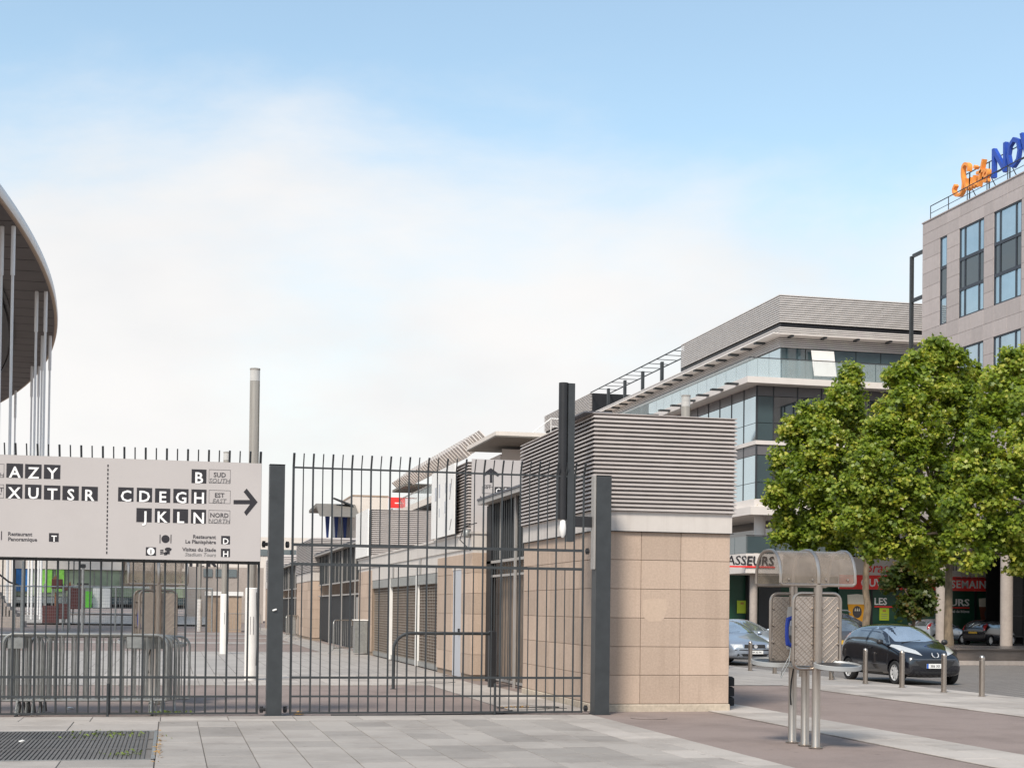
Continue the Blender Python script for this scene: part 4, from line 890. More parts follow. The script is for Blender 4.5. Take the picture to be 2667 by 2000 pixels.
def car(label, kind, paint, loc, rotz, plate='white', plate_text='', detail=True, group='cars parked and waiting along the road', emblem=None):
    t = thing('parked_car',label,'car',(0,0,0),group); H = kind == 'hatch'
    st = HATCH if H else SEDAN; ax = (1.17,-1.15) if H else (1.32,-1.36); R = .285 if H else .31; hw = .815 if H else .87
    bm_me = car_body_mesh(st,ax,R); bm_me.materials.clear(); bm_me.materials.append(MAT[paint]); bd = link(bpy.data.objects.new('body',bm_me),t)
    bmm = bmesh.new(); bmm.from_mesh(bm_me); bvh = BVHTree.FromBMesh(bmm); bmm.free()
    P = lambda pts,d,nm,m,par=t,off=.004,cuts=4: patch(bvh,pts,d,nm,m,par,off,cuts)
    if H:
        P([(-.56,.985+.03),(.56,1.015),(.60,1.02),(.54,1.32),(.46,1.365),(-.46,1.365),(-.54,1.32),(-.60,1.02)],'front','windscreen','screen_glass',cuts=6)
        P([(-.5,1.02),(.5,1.02),(.52,1.25),(.44,1.34),(-.44,1.34),(-.52,1.25)],'rear','rear_window','car_glass')
        for d in ('x+','x-'):
            P([(-.80,.965),(-.30,1.30),(-.12,1.35),(.22,1.36),(.24,.985)],d,'side_window','car_glass')
            P([(.33,.99),(.31,1.36),(.75,1.36),(1.12,1.28),(1.26,1.15),(1.20,1.05),(.9,1.0)],d,'side_window','car_glass')
            P([(-.86,.30),(-.86,.96),(-.80,.97),(-.84,.30)],d,'door_seam','steel_black',off=.002); P([(.27,.30),(.27,.98),(.285,.98),(.285,.30)],d,'door_seam','steel_black',off=.002)
            P([(-.80,.46),(.95,.46),(.95,.485),(-.80,.485)],d,'rub_strip','paint_grey',off=.008)
            P([(-.05,.83),(.12,.83),(.12,.865),(-.05,.865)],d,'door_handle','steel_black',off=.02)
            P([(-.90,.20),(.90,.20),(.90,.27),(-.90,.27)],d,'sill','steel_black',off=.004)
        P([(.33,.70),(.70,.80),(.735,.90),(.70,.945),(.60,.93),(.40,.82)],'front','headlight','lamp_glass',off=.008); P([(-.33,.70),(-.70,.80),(-.735,.90),(-.70,.945),(-.60,.93),(-.40,.82)],'front','headlight','lamp_glass',off=.008)
        P([(-.52,.585),(.52,.585),(.50,.54),(.40,.44),(.25,.38),(-.25,.38),(-.40,.44),(-.50,.54)],'front','grille','rubber',off=.003); P([(-.55,.335),(.55,.335),(.52,.28),(-.52,.28)],'front','lower_grille','rubber',off=.003)
        P([(-.57,.60),(.57,.60),(.55,.625),(-.55,.625)],'front','bumper_lip','paint_grey',off=.012)
        P([(.60,.82),(.72,.86),(.70,1.20),(.62,1.26),(.58,1.05)],'rear','tail_light','tail_red',off=.006); P([(-.60,.82),(-.72,.86),(-.70,1.20),(-.62,1.26),(-.58,1.05)],'rear','tail_light','tail_red',off=.006)
        py,pz = -1.735,.46
    else:
        P([(-.60,1.00),(.60,1.00),(.52,1.34),(-.52,1.34)],'front','windscreen','screen_glass',cuts=6); P([(-.56,1.08),(.56,1.08),(.48,1.34),(-.48,1.34)],'rear','rear_window','car_glass')
        for d in ('x+','x-'):
            P([(-.85,.965),(-.30,1.31),(.15,1.36),(.18,.97)],d,'side_window','car_glass'); P([(.26,.97),(.24,1.36),(.75,1.345),(1.15,1.10),(1.2,.99)],d,'side_window','car_glass')
            P([(-.9,.50),(1.1,.50),(1.1,.53),(-.9,.53)],d,'rub_strip','steel_black',off=.008); P([(.21,.3),(.21,.95),(.225,.95),(.225,.3)],d,'door_seam','steel_black',off=.002)
        for s in (1,-1): P([(s*.40,.56),(s*.70,.57),(s*.72,.67),(s*.42,.67)],'front','headlight','lamp_glass',off=.006); P([(s*.48,.62),(s*.74,.64),(s*.74,.83),(s*.48,.83)],'rear','tail_light','tail_red',off=.006)
        P([(-.37,.55),(.37,.55),(.35,.67),(-.35,.67)],'front','grille','rubber',off=.004); P([(-.60,.30),(.60,.30),(.58,.38),(-.58,.38)],'front','lower_grille','rubber',off=.004); P([(-.66,.485),(.66,.485),(.66,.515),(-.66,.515)],'front','bumper_lip','steel_black',off=.012)
        py,pz = -2.285,.43
    for y in ax:
        for s in (-1,1): wheel(t,s*(hw-.11),y,R,.17,s)
    for s in (-1,1):
        m = MB().lathe(0,0,[(.01,-.06),(.07,-.05),(.085,0),(.07,.05),(.01,.07)],12); m.v = [(s*(hw+.06)+x*1.0,-.62+y*.75,1.0+z*1.0) for x,y,z in m.v]; m.tube([(s*(hw-.06),-.60,.94),(s*(hw+.03),-.62,.97)],.02,6); m.obj('mirror',paint if not H else 'steel_black',t,True,80)
    pl = B('number_plate','plate_'+plate,-.26,.26,py-.005,py+.005,pz-.055,pz+.055,t)
    if plate_text:
        B('plate_band','plate_blue',-.26,-.215,py-.008,py-.005,pz-.055,pz+.055,pl); text('plate_number','ink',plate_text,pl,.02,py-.0055,pz-.03,.06,depth=.002,bold=.01)
    rp = B('number_plate','plate_yellow',-.26,.26,-py-.01,-py,.66 if H else .55,.77 if H else .66,t)
    if emblem == 'vw':
        e = MB().tube([(.055*cos(a*.3927),py-.01,.61+.055*sin(a*.3927)) for a in range(16)],.008,5,closed=True); e.obj('emblem_ring','rim_silver',t,True)
        MB().prism([(.05*cos(a*.3927),.61+.05*sin(a*.3927)) for a in range(16)],1,py-.004,py+.03).obj('emblem_disc','door_grey',t)
        text('emblem_letter','sign_white','V',t,0,py-.006,.612,.04,bold=.02,depth=.003); text('emblem_letter','sign_white','W',t,0,py-.006,.568,.04,bold=.02,depth=.003)
    if emblem == 'horn':
        q = None
        for s in (-1,1): MB().tube([(s*.02,-1.70,.66),(s*.07,-1.70,.68),(s*.085,-1.67,.73),(s*.07,-1.64,.77)],[.012,.014,.012,.008],6).obj('emblem','rim_silver',t,True)
    if detail:
        for s in (.35,-.15): MB().tube([(s-.35,(-.98 if H else -1.06),1.0),(s+.2,(-.90 if H else -.98),1.055)],.009,5).obj('wiper','rubber',t)
    t.location = loc; t.rotation_euler = (0,0,rotz); return t
c1 = car('shiny black small hatchback facing the camera beside the right bollards','hatch','paint_black',(17.62,33.15,.004),radians(1.5),'white','386 XK 92',emblem='horn')
c2 = car('silver-blue saloon car half hidden behind the stone kiosk corner','sedan','paint_silver',(17.75,45.2,.004),radians(3),'white','049 XS 94',emblem='vw')
c3 = car('pale silver-blue car behind the silver saloon, left of the phone booth','sedan','paint_pale',(21.2,52.5,.004),radians(24),'white','',detail=False)
c4 = car('dark grey car with yellow rear plate right of the phone booth','hatch','paint_grey',(19.95,43.0,.004),radians(184),'yellow','',detail=False); c4.scale = (1.04,1.08,1.12)
c5 = car('distant dark car with silver roof rails behind the black hatchback','hatch','paint_grey',(29.2,60.5,.004),radians(100),'white','',detail=False); c5.scale = (1.05,1.15,1.2)
for s in (-1,1): MB().tube([(s*.48,.75,1.43),(s*.48,.6,1.52),(s*.48,-.05,1.52),(s*.47,-.2,1.43)],.025,6).obj('roof_rail','rim_silver',c5,True)
for ch in c5.children:
    if ch.name.startswith('roof_rail'): ch.location = ch.location
c6 = car('black hatchback parked far right by the restaurant, between tree trunk and grey column','hatch','paint_black',(45.0,74.2,.004),radians(118),'white','',detail=False)
c7 = car('white car mostly hidden behind the right tree trunk','hatch','paint_pale',(43.4,77.0,.004),radians(110),'white','',detail=False)
# ------------------------------------------------------------------ stadium roof
KS = .69      # site scale of the stadium ring
cx,cy,R = -400.36*KS,183.71*KS,385.08*KS
t = thing('stadium','huge round stadium roof disc with dark underside on thin white columns at the left edge','stadium',(-30,190,0))
def sector(prof,a0=-.36,a1=.36,n=72):
    mb = MB(); k = len(prof)
    for i in range(n+1):
        a = a0+(a1-a0)*i/n
        mb.v += [(cx+(R+o*KS)*cos(a),cy+(R+o*KS)*sin(a),1.68+(z-1.68)*KS) for o,z in prof]
    for i in range(n): mb.f += [(i*k+j,i*k+(j+1)%k,(i+1)*k+(j+1)%k,(i+1)*k+j) for j in range(k)]
    mb.f += [tuple(range(k)),tuple(range(n*k,(n+1)*k))[::-1]]
    return mb
sector([(.0,41.0),(.2,41.3),(.1,42.2),(-.5,42.9),(-8,44.2),(-14,44.6),(-14,44),(-1,41.02)]).obj('roof_shell','stad_white',t,True,50)
sector([(-.15,40.85),(-.02,41.0),(-14,43.6),(-14,40.8)]).obj('soffit','stad_soffit',t,True,30)
sector([(0.05,40.88),(.12,40.99),(-.2,40.99),(-.25,40.84)]).obj('edge_trim','wood_gap',t)
sector([(-6.1,40.5),(-5.7,40.5),(-5.7,40.84),(-6.1,40.84)]).obj('soffit_ring','stad_dark',t); sector([(-13.9,40.3),(-6.4,40.3),(-6.4,40.84),(-13.9,40.84)]).obj('soffit_ring','stad_dark',t)
for i in range(46):      # radial panel seams of the underside
    a = -.34+i*.015; ca,sa = cos(a),sin(a); zz = 1.68+(40.83-1.68)*KS
    MB().tube([(cx+(R-.3)*ca,cy+(R-.3)*sa,zz),(cx+(R-9.5)*ca,cy+(R-9.5)*sa,zz)],.016,4).obj('seam','stad_dark',t)
S_ = lambda x,y:(x/2.2133,450+y/2.2133)
for i,p in enumerate([(12,310),(78,310),(212,685),(265,685),(245,940),(290,940),(185,1115),(225,1115),(90,1255),(-60,1255)]):
    q = atZ(*S_(*p),28.7)
    c = MB().tube([(q.x,q.y,0),(q.x,q.y,25.2)],.105,10).obj('column','stad_white',t,True); MB().tube([(q.x,q.y,25.2),(q.x,q.y,28.75)],.155,12).obj('column_sleeve','stad_white',c,True)

# ------------------------------------------------------------------ far plaza seen through the fence
zf = 1.2
t = thing('store_building','long low store with cream fascia and greenish glass front across the plaza','building',(-5,200,zf))
B('body','cream',-34,10,201,215,zf,8.8,t); B('fascia','cream',-34,10.5,200,201,6.25,9.0,t)
B('back','dark_void',-30,10,200.85,200.95,zf,6.25,t)
for i in range(18):
    x = -20.0+i*1.65
    for a,b in ((zf+.6,2.6),(2.7,4.1),(4.2,6.2)): B('pane','store_glass' if a > 2 else 'glass_teal',x+.05,x+1.6,200.4,200.45,a,b,t)
for i in range(19): B('mullion','frame_light',-20.03+i*1.65,-19.97+i*1.65,200.3,200.4,zf,6.25,t)
B('transom','frame_light',-20,9.7,200.3,200.398,4.1,4.2,t)
text('store_letters','sign_black','HERKYI',t,5.6,199.98,6.75,1.7,bold=.03,depth=.06,spacing=1.25)
B('banner','banner_blue',-19.9,-18.4,200.1,200.2,3.3,6.2,t); B('banner','banner_green',-16.9,-15.4,200.1,200.2,3.2,6.2,t); B('banner','banner_green',-14.9,-13.9,200.1,200.2,3.3,6.2,t)
B('side_tower','cream',-24,-20.3,198,201.0,zf,10,t)
t = thing('play_structure','dark red climbing structure with posts and panels standing on the plaza','playground',(-9,120,.15))
for (a,b,c,d) in ((-9.95,-8.75,.15,1.55),(-8.7,-7.95,.5,1.7),(-9.3,-8.5,2.9,3.65),(-8.3,-7.7,2.75,3.15),(-7.9,-6.8,1.3,2.95)): MB().cham(a,b,120+random.random(),121.3,c,d,.04,'-y').obj('panel','play_red',t)
for x in (-9.9,-9.3,-8.5,-8.3,-7.7,-7.0,-6.8): MB().cyl(x,121.2,.1,3.3,.05,8).obj('post','galv',t)
for x in (-9,-7.9): MB().cyl(x,121,1.5,2.6,.10,10).obj('pole_pad','rust',t)
for x,z in ((-9.1,3.65),(-8.0,3.15),(-7.2,3.0)): MB().prism([(x-.15,z),(x+.15,z),(x+.1,z+.35)],1,120.9,121).obj('pennant','rust',t)
t = thing('stair_flight','grey outdoor stair flight with curved dark handrail at the left edge','stairs',(-12,110,0))
for i in range(9): B('step','concrete',-12.4+i*.22,-12.1+i*.22,109,112,.0,2.5-i*.26,t)
B('side_wall','concrete',-12.6,-10.3,108.6,108.9,0,.75,t)
MB().tube([(-12.8,109,4.0),(-12.0,109,3.75),(-11.3,109,3.2),(-10.6,109,2.95)],.07,8).obj('handrail','steel_black',t,True)
tag(MB().cham(-11.8,-10.9,98,99.4,0,.62,.04).obj('stone_bench','concrete'),'low concrete bench block by the stairs','bench')
for i,(x,y,w,h,mk,l) in enumerate(((-10.1,185,1.0,2.1,'green_box','bright green waste container in front of the store'),(-9.0,186,.95,2.5,'white_paint','left white cabinet standing before the store'),(-7.9,186,.95,2.5,'white_paint','right white cabinet standing before the store'))):
    t = thing('container',l,'container',(x,y,zf)); MB().cham(x-w/2,x+w/2,y-.4,y+.4,zf+.08,zf+h,.06).obj('body',mk,t); B('plinth','steel_black',x-w/2+.05,x+w/2-.05,y-.35,y+.35,zf-.05,zf+.08,t)
# mesh fence across the plaza
t = thing('mesh_fence','low galvanised mesh fence crossing the plaza behind the signs','fence',(-4,96,0))
mb = MB()
for i in range(int(15/.12)): x = -12.5+i*.12; mb.tube([(x,96,.1),(x,96,2.75)],.006,4)
for i in range(14): mb.tube([(-12.5,96,.1+i*.2),(2.5,96,.1+i*.2)],.006,4)
stuff(mb.obj('mesh','galv',t))
for x in (-12.5,-9.6,-9.2,-6.7,-6.3,-3.5,-.5,2.5): MB().cyl(x,96,0,2.8,.06,8).obj('post','galv',t)
MB().tube([(-12.5,96,2.78),(2.5,96,2.78)],.04,6).obj('top_rail','galv',t)
# slim poles and lamps
for i,(x,y,h,r,l) in enumerate(((-8.55,90,4.2,.10,'thick weathered pole with small cross arm behind the left fence leaf'),(-4.6,80,3.6,.07,'short pole with dark square lamp head behind the left fence leaf'),(-10.1,125,8,.06,'thin tall flag pole at the left'),(-9.5,130,8.2,.06,'second thin tall flag pole at the left'),(-8.4,60,3.1,.16,'grey cylinder post with dotted lettering behind the left fence leaf'))):
    t = thing('pole',l,'pole',(x,y,0)); MB().cyl(x,y,0,h,r,10).obj('shaft','galv',t,True)
    if i == 0: B('arm','galv',x-.35,x+.05,y-.04,y+.04,1.9,2.0,t)
    if i == 1: B('lamp_head','steel_black',x-.13,x+.13,y-.1,y+.1,h,h+.2,t); B('bracket','steel_black',x-.3,x+.3,y-.04,y+.04,h-.9,h-.8,t)
t = thing('street_lamp','far slim street lamp with flat dark head left of the phone booth','lamp post',(-9.5,150,.7)); MB().cyl(-9.5,150,.7,7.6,.06,8).obj('shaft','steel_dark',t); MB().lathe(-9.5,150,[(.1,7.5),(.5,7.62),(.45,7.72),(.1,7.8)],12).obj('head','steel_black',t)
t = thing('beige_hut','flat beige hut with white rim far across the plaza','hut',(3.5,97,0)); B('body','wood_gap',2.2,4.4,96.5,99,0,2.35,t); B('roof','white_paint',2.1,4.5,96.4,99.1,2.35,2.62,t)
t = thing('hedge','clipped dark hedge box far behind the second phone booth','hedge',(-.8,102,0)); MB().cham(-1.9,.2,101,102,.25,1.55,.15).obj('foliage','hedge',t); B('planter','white_paint',-.8,.2,100.9,102,0,.5,t)
t = thing('far_building','grey windowed block far behind the beige hut','building',(6,150,0)); B('wall','concrete',1.5,9.0,150,160,0,5.6,t)
for i in range(3): 
    f = B('window','glass_teal',3+i*1.2,3.9+i*1.2,149.9,149.95,4.6,5.4,t)
t = thing('far_building','low pale office strip with ribbon windows left of the third kiosk','building',(12,175,0))
B('wall','cream',6,18,175,190,0,9.9,t)
for i in range(7):
    for z in (7.7,): B('window','glass_teal',7+i*1.4,8.1+i*1.4,174.9,174.99,z,z+.75,t)
# ------------------------------------------------------------------ building with finned sunshade
UX = 23.28
t = thing('finned_building','white terraced building with spiky sunshade fins and flat roof slab behind the kiosks','building',(28,120,0))
B('wall','cream',UX+4.0,46,104.4+5,160,0,14.0,t); B('front_wall','office_white',25.0,46,112,116,0,13.9,t)
B('roof_slab','cream',UX,46,106,117,14.65,14.95,t); B('roof_soffit','roof_under',UX+.02,46,106.02,116.98,14.55,14.649,t)
for i in range(4):
    a = 25.1+i*1.7; B('window','cream',a,a+1.6,111.9,111.98,11.3,13.7,t) if 0 else None
for i in range(5): B('pane','office_white',25.1+i*1.9,26.9+i*1.9,111.9,111.97,12.2,14.3,t)
for i in range(5): B('lower_pane','glass_teal',25.1+i*1.9,26.9+i*1.9,111.9,111.97,11.0,11.9,t)
B('lower_slab','roof_under',UX-.5,UX+4,146,155,14.05,14.3,t)
B('terrace_floor','cream',UX-.5,UX+4,117,156,11.3,11.9,t)
B('terrace_soffit','dark_panel',UX-.45,UX+4,117.1,155.9,11.1,11.29,t)
for i in range(34): 
    y = 117.5+i*1.13; B('balustrade_pane','clear_pane',UX-.5,UX-.46,y,y+1.05,11.92,12.9,t)
B('balustrade_rail','frame_light',UX-.55,UX-.42,117,156,12.92,12.98,t)
for i in range(14): B('wall_panel','office_white',UX+3.6,UX+3.7,118+i*2.6,120.4+i*2.6,0,11.1,t)
B('lower_wall','cream',UX+.2,UX+3.9,117.2,155,0,9.6,t)
me = None
for i in range(31):
    y = 118.2+i*1.2
    for j in range(7):
        if me is None:
            me,c = MB().add([(-.75,-.42,.28),(.45,-.42,-.12),(.45,.42,-.12),(-.75,.42,.28),(-.72,-.42,.36),(.48,-.42,-.04),(.48,.42,-.04),(-.72,.42,.36)],[(0,3,2,1),(4,5,6,7),(0,1,5,4),(1,2,6,5),(2,3,7,6),(3,0,4,7)]).mesh('fin',c=(0,0,0)); me.materials.append(MAT['office_white'])
        o = bpy.data.objects.new('fin',me); o.location = Vector((UX-.1+.30*j,y+(j%2)*.35,14.45+.23*j))-OFF[t]; o.rotation_euler = (0,radians(26),0); link(o,t)
MB().tube([(UX+3,107,15.0),(UX+4.5,107,16.2),(34,107,16.0)],.05,6).tube([(UX+4.5,107,15.6),(34,107,15.5)],.03,6).obj('roof_rail','white_paint',t)
for i in range(5): MB().cyl(UX+4.5+i*1.7,107,14.95,16.1,.03,6).obj('roof_rail_post','white_paint',t)
# pavilion with canted roof and blue fins
t = thing('pavilion','far pavilion with canted roof slab on dark blue fins','building',(17,150,0))
MB().prism([(146,10.75),(150,12.3),(158,12.1),(158,11.8),(150,11.9)],0,14.2,18.2).obj('roof_slab','roof_under',t)
B('wall','door_grey',16.6,18.5,151.5,158,0,11.6,t)
for x in (15.5,16.4,17.3,18.1): MB().prism([(x-.25,11.4),(x+.25,11.4),(x+.10,8.6),(x-.05,8.6)],1,151.0,151.45).obj('fin','blue_paint',t)
t = thing('white_block','white plastered block with small dark canopy beside the pavilion','building',(20,150,0)); B('wall','cream',17.9,21.6,150,160,0,13.15,t); B('parapet','wood_gap',17.85,21.65,149.95,160,13.15,13.3,t)
MB().prism([(15.9,12.9),(17.9,12.2),(17.9,12.0),(15.9,12.8)],1,149.0,150.0).obj('canopy','steel_dark',t); MB().cyl(18.2,149.5,0,9.6,.35,12).obj('column','cream',t)
t = thing('red_sign','red sign board with white marks left of the finned building','sign',(22.4,150,12)); B('board','red_paint',21.7,23.4,149.9,150.0,12.05,13.05,t); B('mark','sign_white',22.3,22.9,149.88,149.9,12.5,12.62,t); B('frame','red_paint',21.65,24.6,149.92,149.98,13.055,13.15,t); B('leg','steel_dark',22,22.1,150.1,150.2,0,12,t)

# ------------------------------------------------------------------ office building
t = thing('office_building','glass office building with louvred upper storeys behind the trees','building',(40,85,0))
cX,cY = 34.68,80.0; uX,uY = 31.55,76.0; YE = 136
def Lslat(x,y,ye,xe,z,h,o,mk='office_louvre',name='slat'):
    """one blade running along the left side and around the corner along the front"""
    prof = [(o,z),(o,z+h*.58),(0,z+h*.8),(-.02,z+h*.8),(-.02,z+h*.5),(o-.04,z)]; n = 6
    P = [(x-p,ye,q) for p,q in prof]+[(x-p,y-p,q) for p,q in prof]+[(xe,y-p,q) for p,q in prof]
    fs = [(k*n+i,(k+1)*n+i,(k+1)*n+(i+1)%n,k*n+(i+1)%n) for k in (0,1) for i in range(n)]
    return MB().add(P,fs).obj(name,mk,t)
B('upper_core','dark_panel',cX+.12,60,cY+.12,97,17.3,20.3,t); B('upper_core_low','dark_panel',cX+.12,60,97.01,YE,17.3,18.55,t); B('upper_core_far','dark_panel',cX+.12,60,120,YE,18.56,20.3,t)
n1 = 12
for i in range(n1): Lslat(cX,cY,97,56,18.80+i*(1.56/n1),1.56/n1,.10)
for i in range(n1): B('slat','office_louvre',cX-.08,cX+.1,120,YE,18.82+i*(1.56/n1),18.87+i*(1.56/n1),t)
for i in range(11): Lslat(cX,cY,YE,56,17.32+i*(1.24/11),1.24/11,.10)
B('roof_rim','office_louvre',cX-.12,56,cY-.12,97,20.36,20.42,t); B('gap_rail','steel_black',cX+.02,56,cY+.02,97,18.58,18.79,t)
# sunshade shelf with brackets
MB().prism([(cX-.75,cY-.75),(56,cY-.75),(56,cY),(cX,cY),(cX,YE),(cX-.75,YE)],2,17.96,18.02).obj('sunshade','office_white',t)
for i in range(10): B('bracket','steel_dark',cX+.4+i*2.1,cX+.55+i*2.1,cY-.7,cY,17.86,17.95,t)
for i in range(26): B('bracket','steel_dark',cX-.7,cX,82+i*2.1,82.4+i*2.1,17.86,17.95,t)
# open frame on the long roof
for y0,y1 in ((97,120),):
    B('frame_beam','steel_dark',cX-.07,cX,y0,y1,20.30,20.37,t); B('frame_beam','steel_dark',cX+1.6,cX+1.67,y0,y1,20.30,20.37,t)
    for i in range(12): B('frame_rung','steel_dark',cX,cX+1.6,y0+1.9*i,y0+1.9*i+.07,20.33,20.37,t)
    for i in range(5): B('frame_post','steel_dark',cX+.7,cX+.9,y0+2+i*4.6,y0+2.3+i*4.6,18.6,20.36,t)
# top glazed storey, set back
B('top_core','dark_void',cX+.3,58,cY+.3,YE,15.4,17.3,t)
for i in range(14):
    y = cY+.03+i*1.75; MB().box(cX+.04,cX+.07,y,y+1.70,15.5,17.3).obj('pane','glass_sky',t)
for i in range(9):
    x = cX+.03+i*1.62; o = MB().box(x,x+1.57,cY+.04,cY+.07,15.5,17.3).obj('pane','glass_teal',t)
MB().prism([(cX+2.05,15.7),(cX+3.5,15.7),(cX+3.3,17.2),(cX+1.85,17.2)],1,cY-.25,cY-.22).obj('open_sash','white_paint',t)
B('terrace','office_white',uX-.9,58,uY-.9,YE,14.34,14.68,t)
for i in range(13): y = uY-.75+i*1.9; MB().box(uX-.78,uX-.755,y,y+1.85,14.70,15.72).obj('balustrade_pane','clear_pane',t)
for i in range(8): x = uX-.74+i*1.9; MB().box(x,x+1.85,uY-.78,uY-.755,14.70,15.72).obj('balustrade_pane','clear_pane',t)
MB().prism([(uX-.80,uY-.80),(50,uY-.80),(50,uY-.74),(uX-.74,uY-.74),(uX-.74,110),(uX-.80,110)],2,15.73,15.77).obj('balustrade_rail','frame_dark',t)
for i in range(12): B('terrace_bracket','steel_dark',uX-1.6,uX-.9,uY+.4+i*2.3,uY+.8+i*2.3,14.42,14.5,t)
# lower glazed block
B('block_core','dark_void',uX+.3,58,uY+.3,YE,7.2,14.34,t)
rows = [(13.78,14.33,'spandrel'),(12.28,13.75,'g'),(11.29,12.25,'g'),(10.48,11.03,'spandrel'),(8.95,10.45,'g'),(8.02,8.92,'g')]
for z0,z1,k in rows:
    for i in range(12):
        y = uY+.04+i*1.88; MB().box(uX+.03,uX+.06,y,y+1.83,z0,z1).obj('spandrel_panel' if k == 'spandrel' else 'pane','spandrel' if k == 'spandrel' else 'glass_sky',t)
    xs = [uX+.04,uX+1.05]+[uX+1.05+1.45*k2 for k2 in range(1,9)]
    for i in range(9): MB().box(xs[i],xs[i+1]-.05,uY+.03,uY+.06,z0,z1).obj('spandrel_panel' if k == 'spandrel' else 'pane','spandrel' if k == 'spandrel' else ('glass_dark' if i%3 else 'glass_teal'),t)
for y in [uY+.02+i*1.88 for i in range(13)]: B('mullion','frame_dark',uX+.0,uX+.07,y-.03,y+.03,8.0,14.33,t)
for x in xs: B('mullion','frame_dark',x-.055,x-.0,uY+.0,uY+.08,8.0,14.33,t)
MB().prism([(uX-.05,uY-.05),(58,uY-.05),(58,uY+.3),(uX+.3,uY+.3),(uX+.3,YE),(uX-.05,YE)],2,11.05,11.27).obj('floor_band','office_white',t)
MB().prism([(uX-.12,uY-.12),(58,uY-.12),(58,uY+.6),(uX+.6,uY+.6),(uX+.6,YE),(uX-.12,YE)],2,7.55,8.0).obj('floor_band','office_white',t)
MB().prism([(uX-.5,uY-.5),(58,uY-.5),(58,uY+3),(uX+3,uY+3),(uX+3,YE),(uX-.5,YE)],2,7.1,7.54).obj('floor_band','office_white',t)
# open first-floor gallery
B('gallery_back','glass_dark',uX+2.6,58,uY+3.6,YE,4.95,7.1,t)
for i in range(6): MB().cyl(uX+.6+i*4.5,uY+.8,4.95,7.1,.33,16).obj('gallery_column','office_white',t,True)
for i in range(8): B('gallery_balustrade','glass_teal',uX-.6+i*1.7,uX+1.05+i*1.7,uY-.30,uY-.27,4.97,5.9,t)
for i in range(8): B('gallery_balustrade','glass_teal',uX-.62,uX-.59,uY-.2+i*1.7,uY+1.45+i*1.7,4.97,5.9,t)
B('gallery_rail','steel_black',uX-.65,46,uY-.33,uY-.24,5.92,5.97,t)
MB().prism([(uX-.7,uY-.4),(uX+1.5,uY-.4),(uX+1.5,cY-.2),(58,cY-.2),(58,cY+3),(uX+3,cY+3),(uX+3,110),(uX-.7,110)],2,3.86,4.94).obj('fascia','office_white',t)
fa = text('fascia_letters','sign_black','BRASSEURS',t,uX+.95,uY-.41,4.30,.52,align='r',bold=.01,depth=.05,shear=.1)
B('fascia_underline','red_paint',uX-2.2,uX+1.0,uY-.45,uY-.41,4.16,4.25,t)
B('entrance_back','green_wall',uX-.2,cX+4,cY+.3,cY+.5,.0,3.86,t); B('entrance_post','steel_black',uX+1.2,uX+1.4,cY-.1,cY+.29,0,3.86,t); B('entrance_frame','frame_dark',uX+2.0,uX+3.4,cY+.2,cY+.29,0,3.2,t); MB().cyl(uX+.1,uY+.4,0,3.86,.22,14).obj('entrance_column','concrete',t,True)
# ------------------------------------------------------------------ restaurant front
t = thing('restaurant_front','dark green restaurant front with red and white banners under the trees','shop front',(44,80,0))
B('green_wall','green_wall',38.4,49.6,79.7,79.79,.0,3.14,t); B('red_banner','red_paint',38.4,48.9,79.55,79.69,3.14,3.98,t); B('white_banner','office_white',38.4,49.0,79.56,79.68,3.985,5.05,t)
for x in (40.5,43.3,47.35): B('mullion','steel_black',x-.05,x+.05,79.62,79.7,0,3.13,t)
text('banner_letters','sign_white','OUVERT 7J/7',t,39.75,79.55,3.32,.46,align='l',bold=.02,depth=.02); text('banner_letters','sign_white','SEMAINE',t,48.35,79.55,3.32,.46,align='r',bold=.02,depth=.02,spacing=1.1)
q = atY(2277,1574,79.7); text('name_letters','sign_white','LES',t,q.x,79.69,q.z,.42,align='l',bold=.02,depth=.03); text('name_numeral','red_paint','3',t,q.x+1.6,79.69,q.z-.05,.6,bold=.05,depth=.03)
text('name_letters','sign_white','BRASSEURS',t,46.95,79.69,q.z,.42,align='r',bold=.02,depth=.03,width=3.7); B('name_underline','red_paint',q.x,46.95,79.66,79.695,q.z-.16,q.z-.08,t)
text('small_letters','sign_white','Bar à spécialité de bières',t,46.95,79.69,q.z-.42,.17,align='r',depth=.02); text('small_letters','sign_white','Brasserie',t,43.5,79.69,.95,.22,depth=.02)
text('banner_letters','red_paint','Brasserie',t,41.6,79.55,4.15,.62,depth=.02,shear=.2); text('banner_letters','ink','RESTAURANT',t,44.6,79.55,4.35,.36,depth=.02)
def beer(x0,x1,z0,z1,zf_,mk,lab):
    q = MB().prism([(x0+.22,z0),(x1-.22,z0),(x1-.02,zf_),(x0+.02,zf_)],1,79.66,79.698).obj('beer_poster',mk,t); MB().prism([(x0+.02,zf_),(x1-.02,zf_),(x1,z1-.06),((x0+x1)/2,z1),(x0,z1-.05)],1,79.655,79.698).obj('foam','foam',q)
    c = ((x0+x1)/2,z0+(zf_-z0)*.62); MB().prism([(c[0]+.3*cos(a*.5236),c[1]+.36*sin(a*.5236)) for a in range(12)],1,79.65,79.66).obj('badge','ink',q)
    for k in (-1,0,1): MB().prism([(c[0]+k*.13-.04,c[1]+.05),(c[0]+k*.13+.04,c[1]+.05),(c[0]+k*.12,c[1]+.25)],1,79.64,79.65).obj('badge_mark','foam',q)
beer(38.95,40.2,1.05,2.85,2.25,'beer',''); beer(47.6,48.9,1.05,2.75,2.2,'brown_beer','')
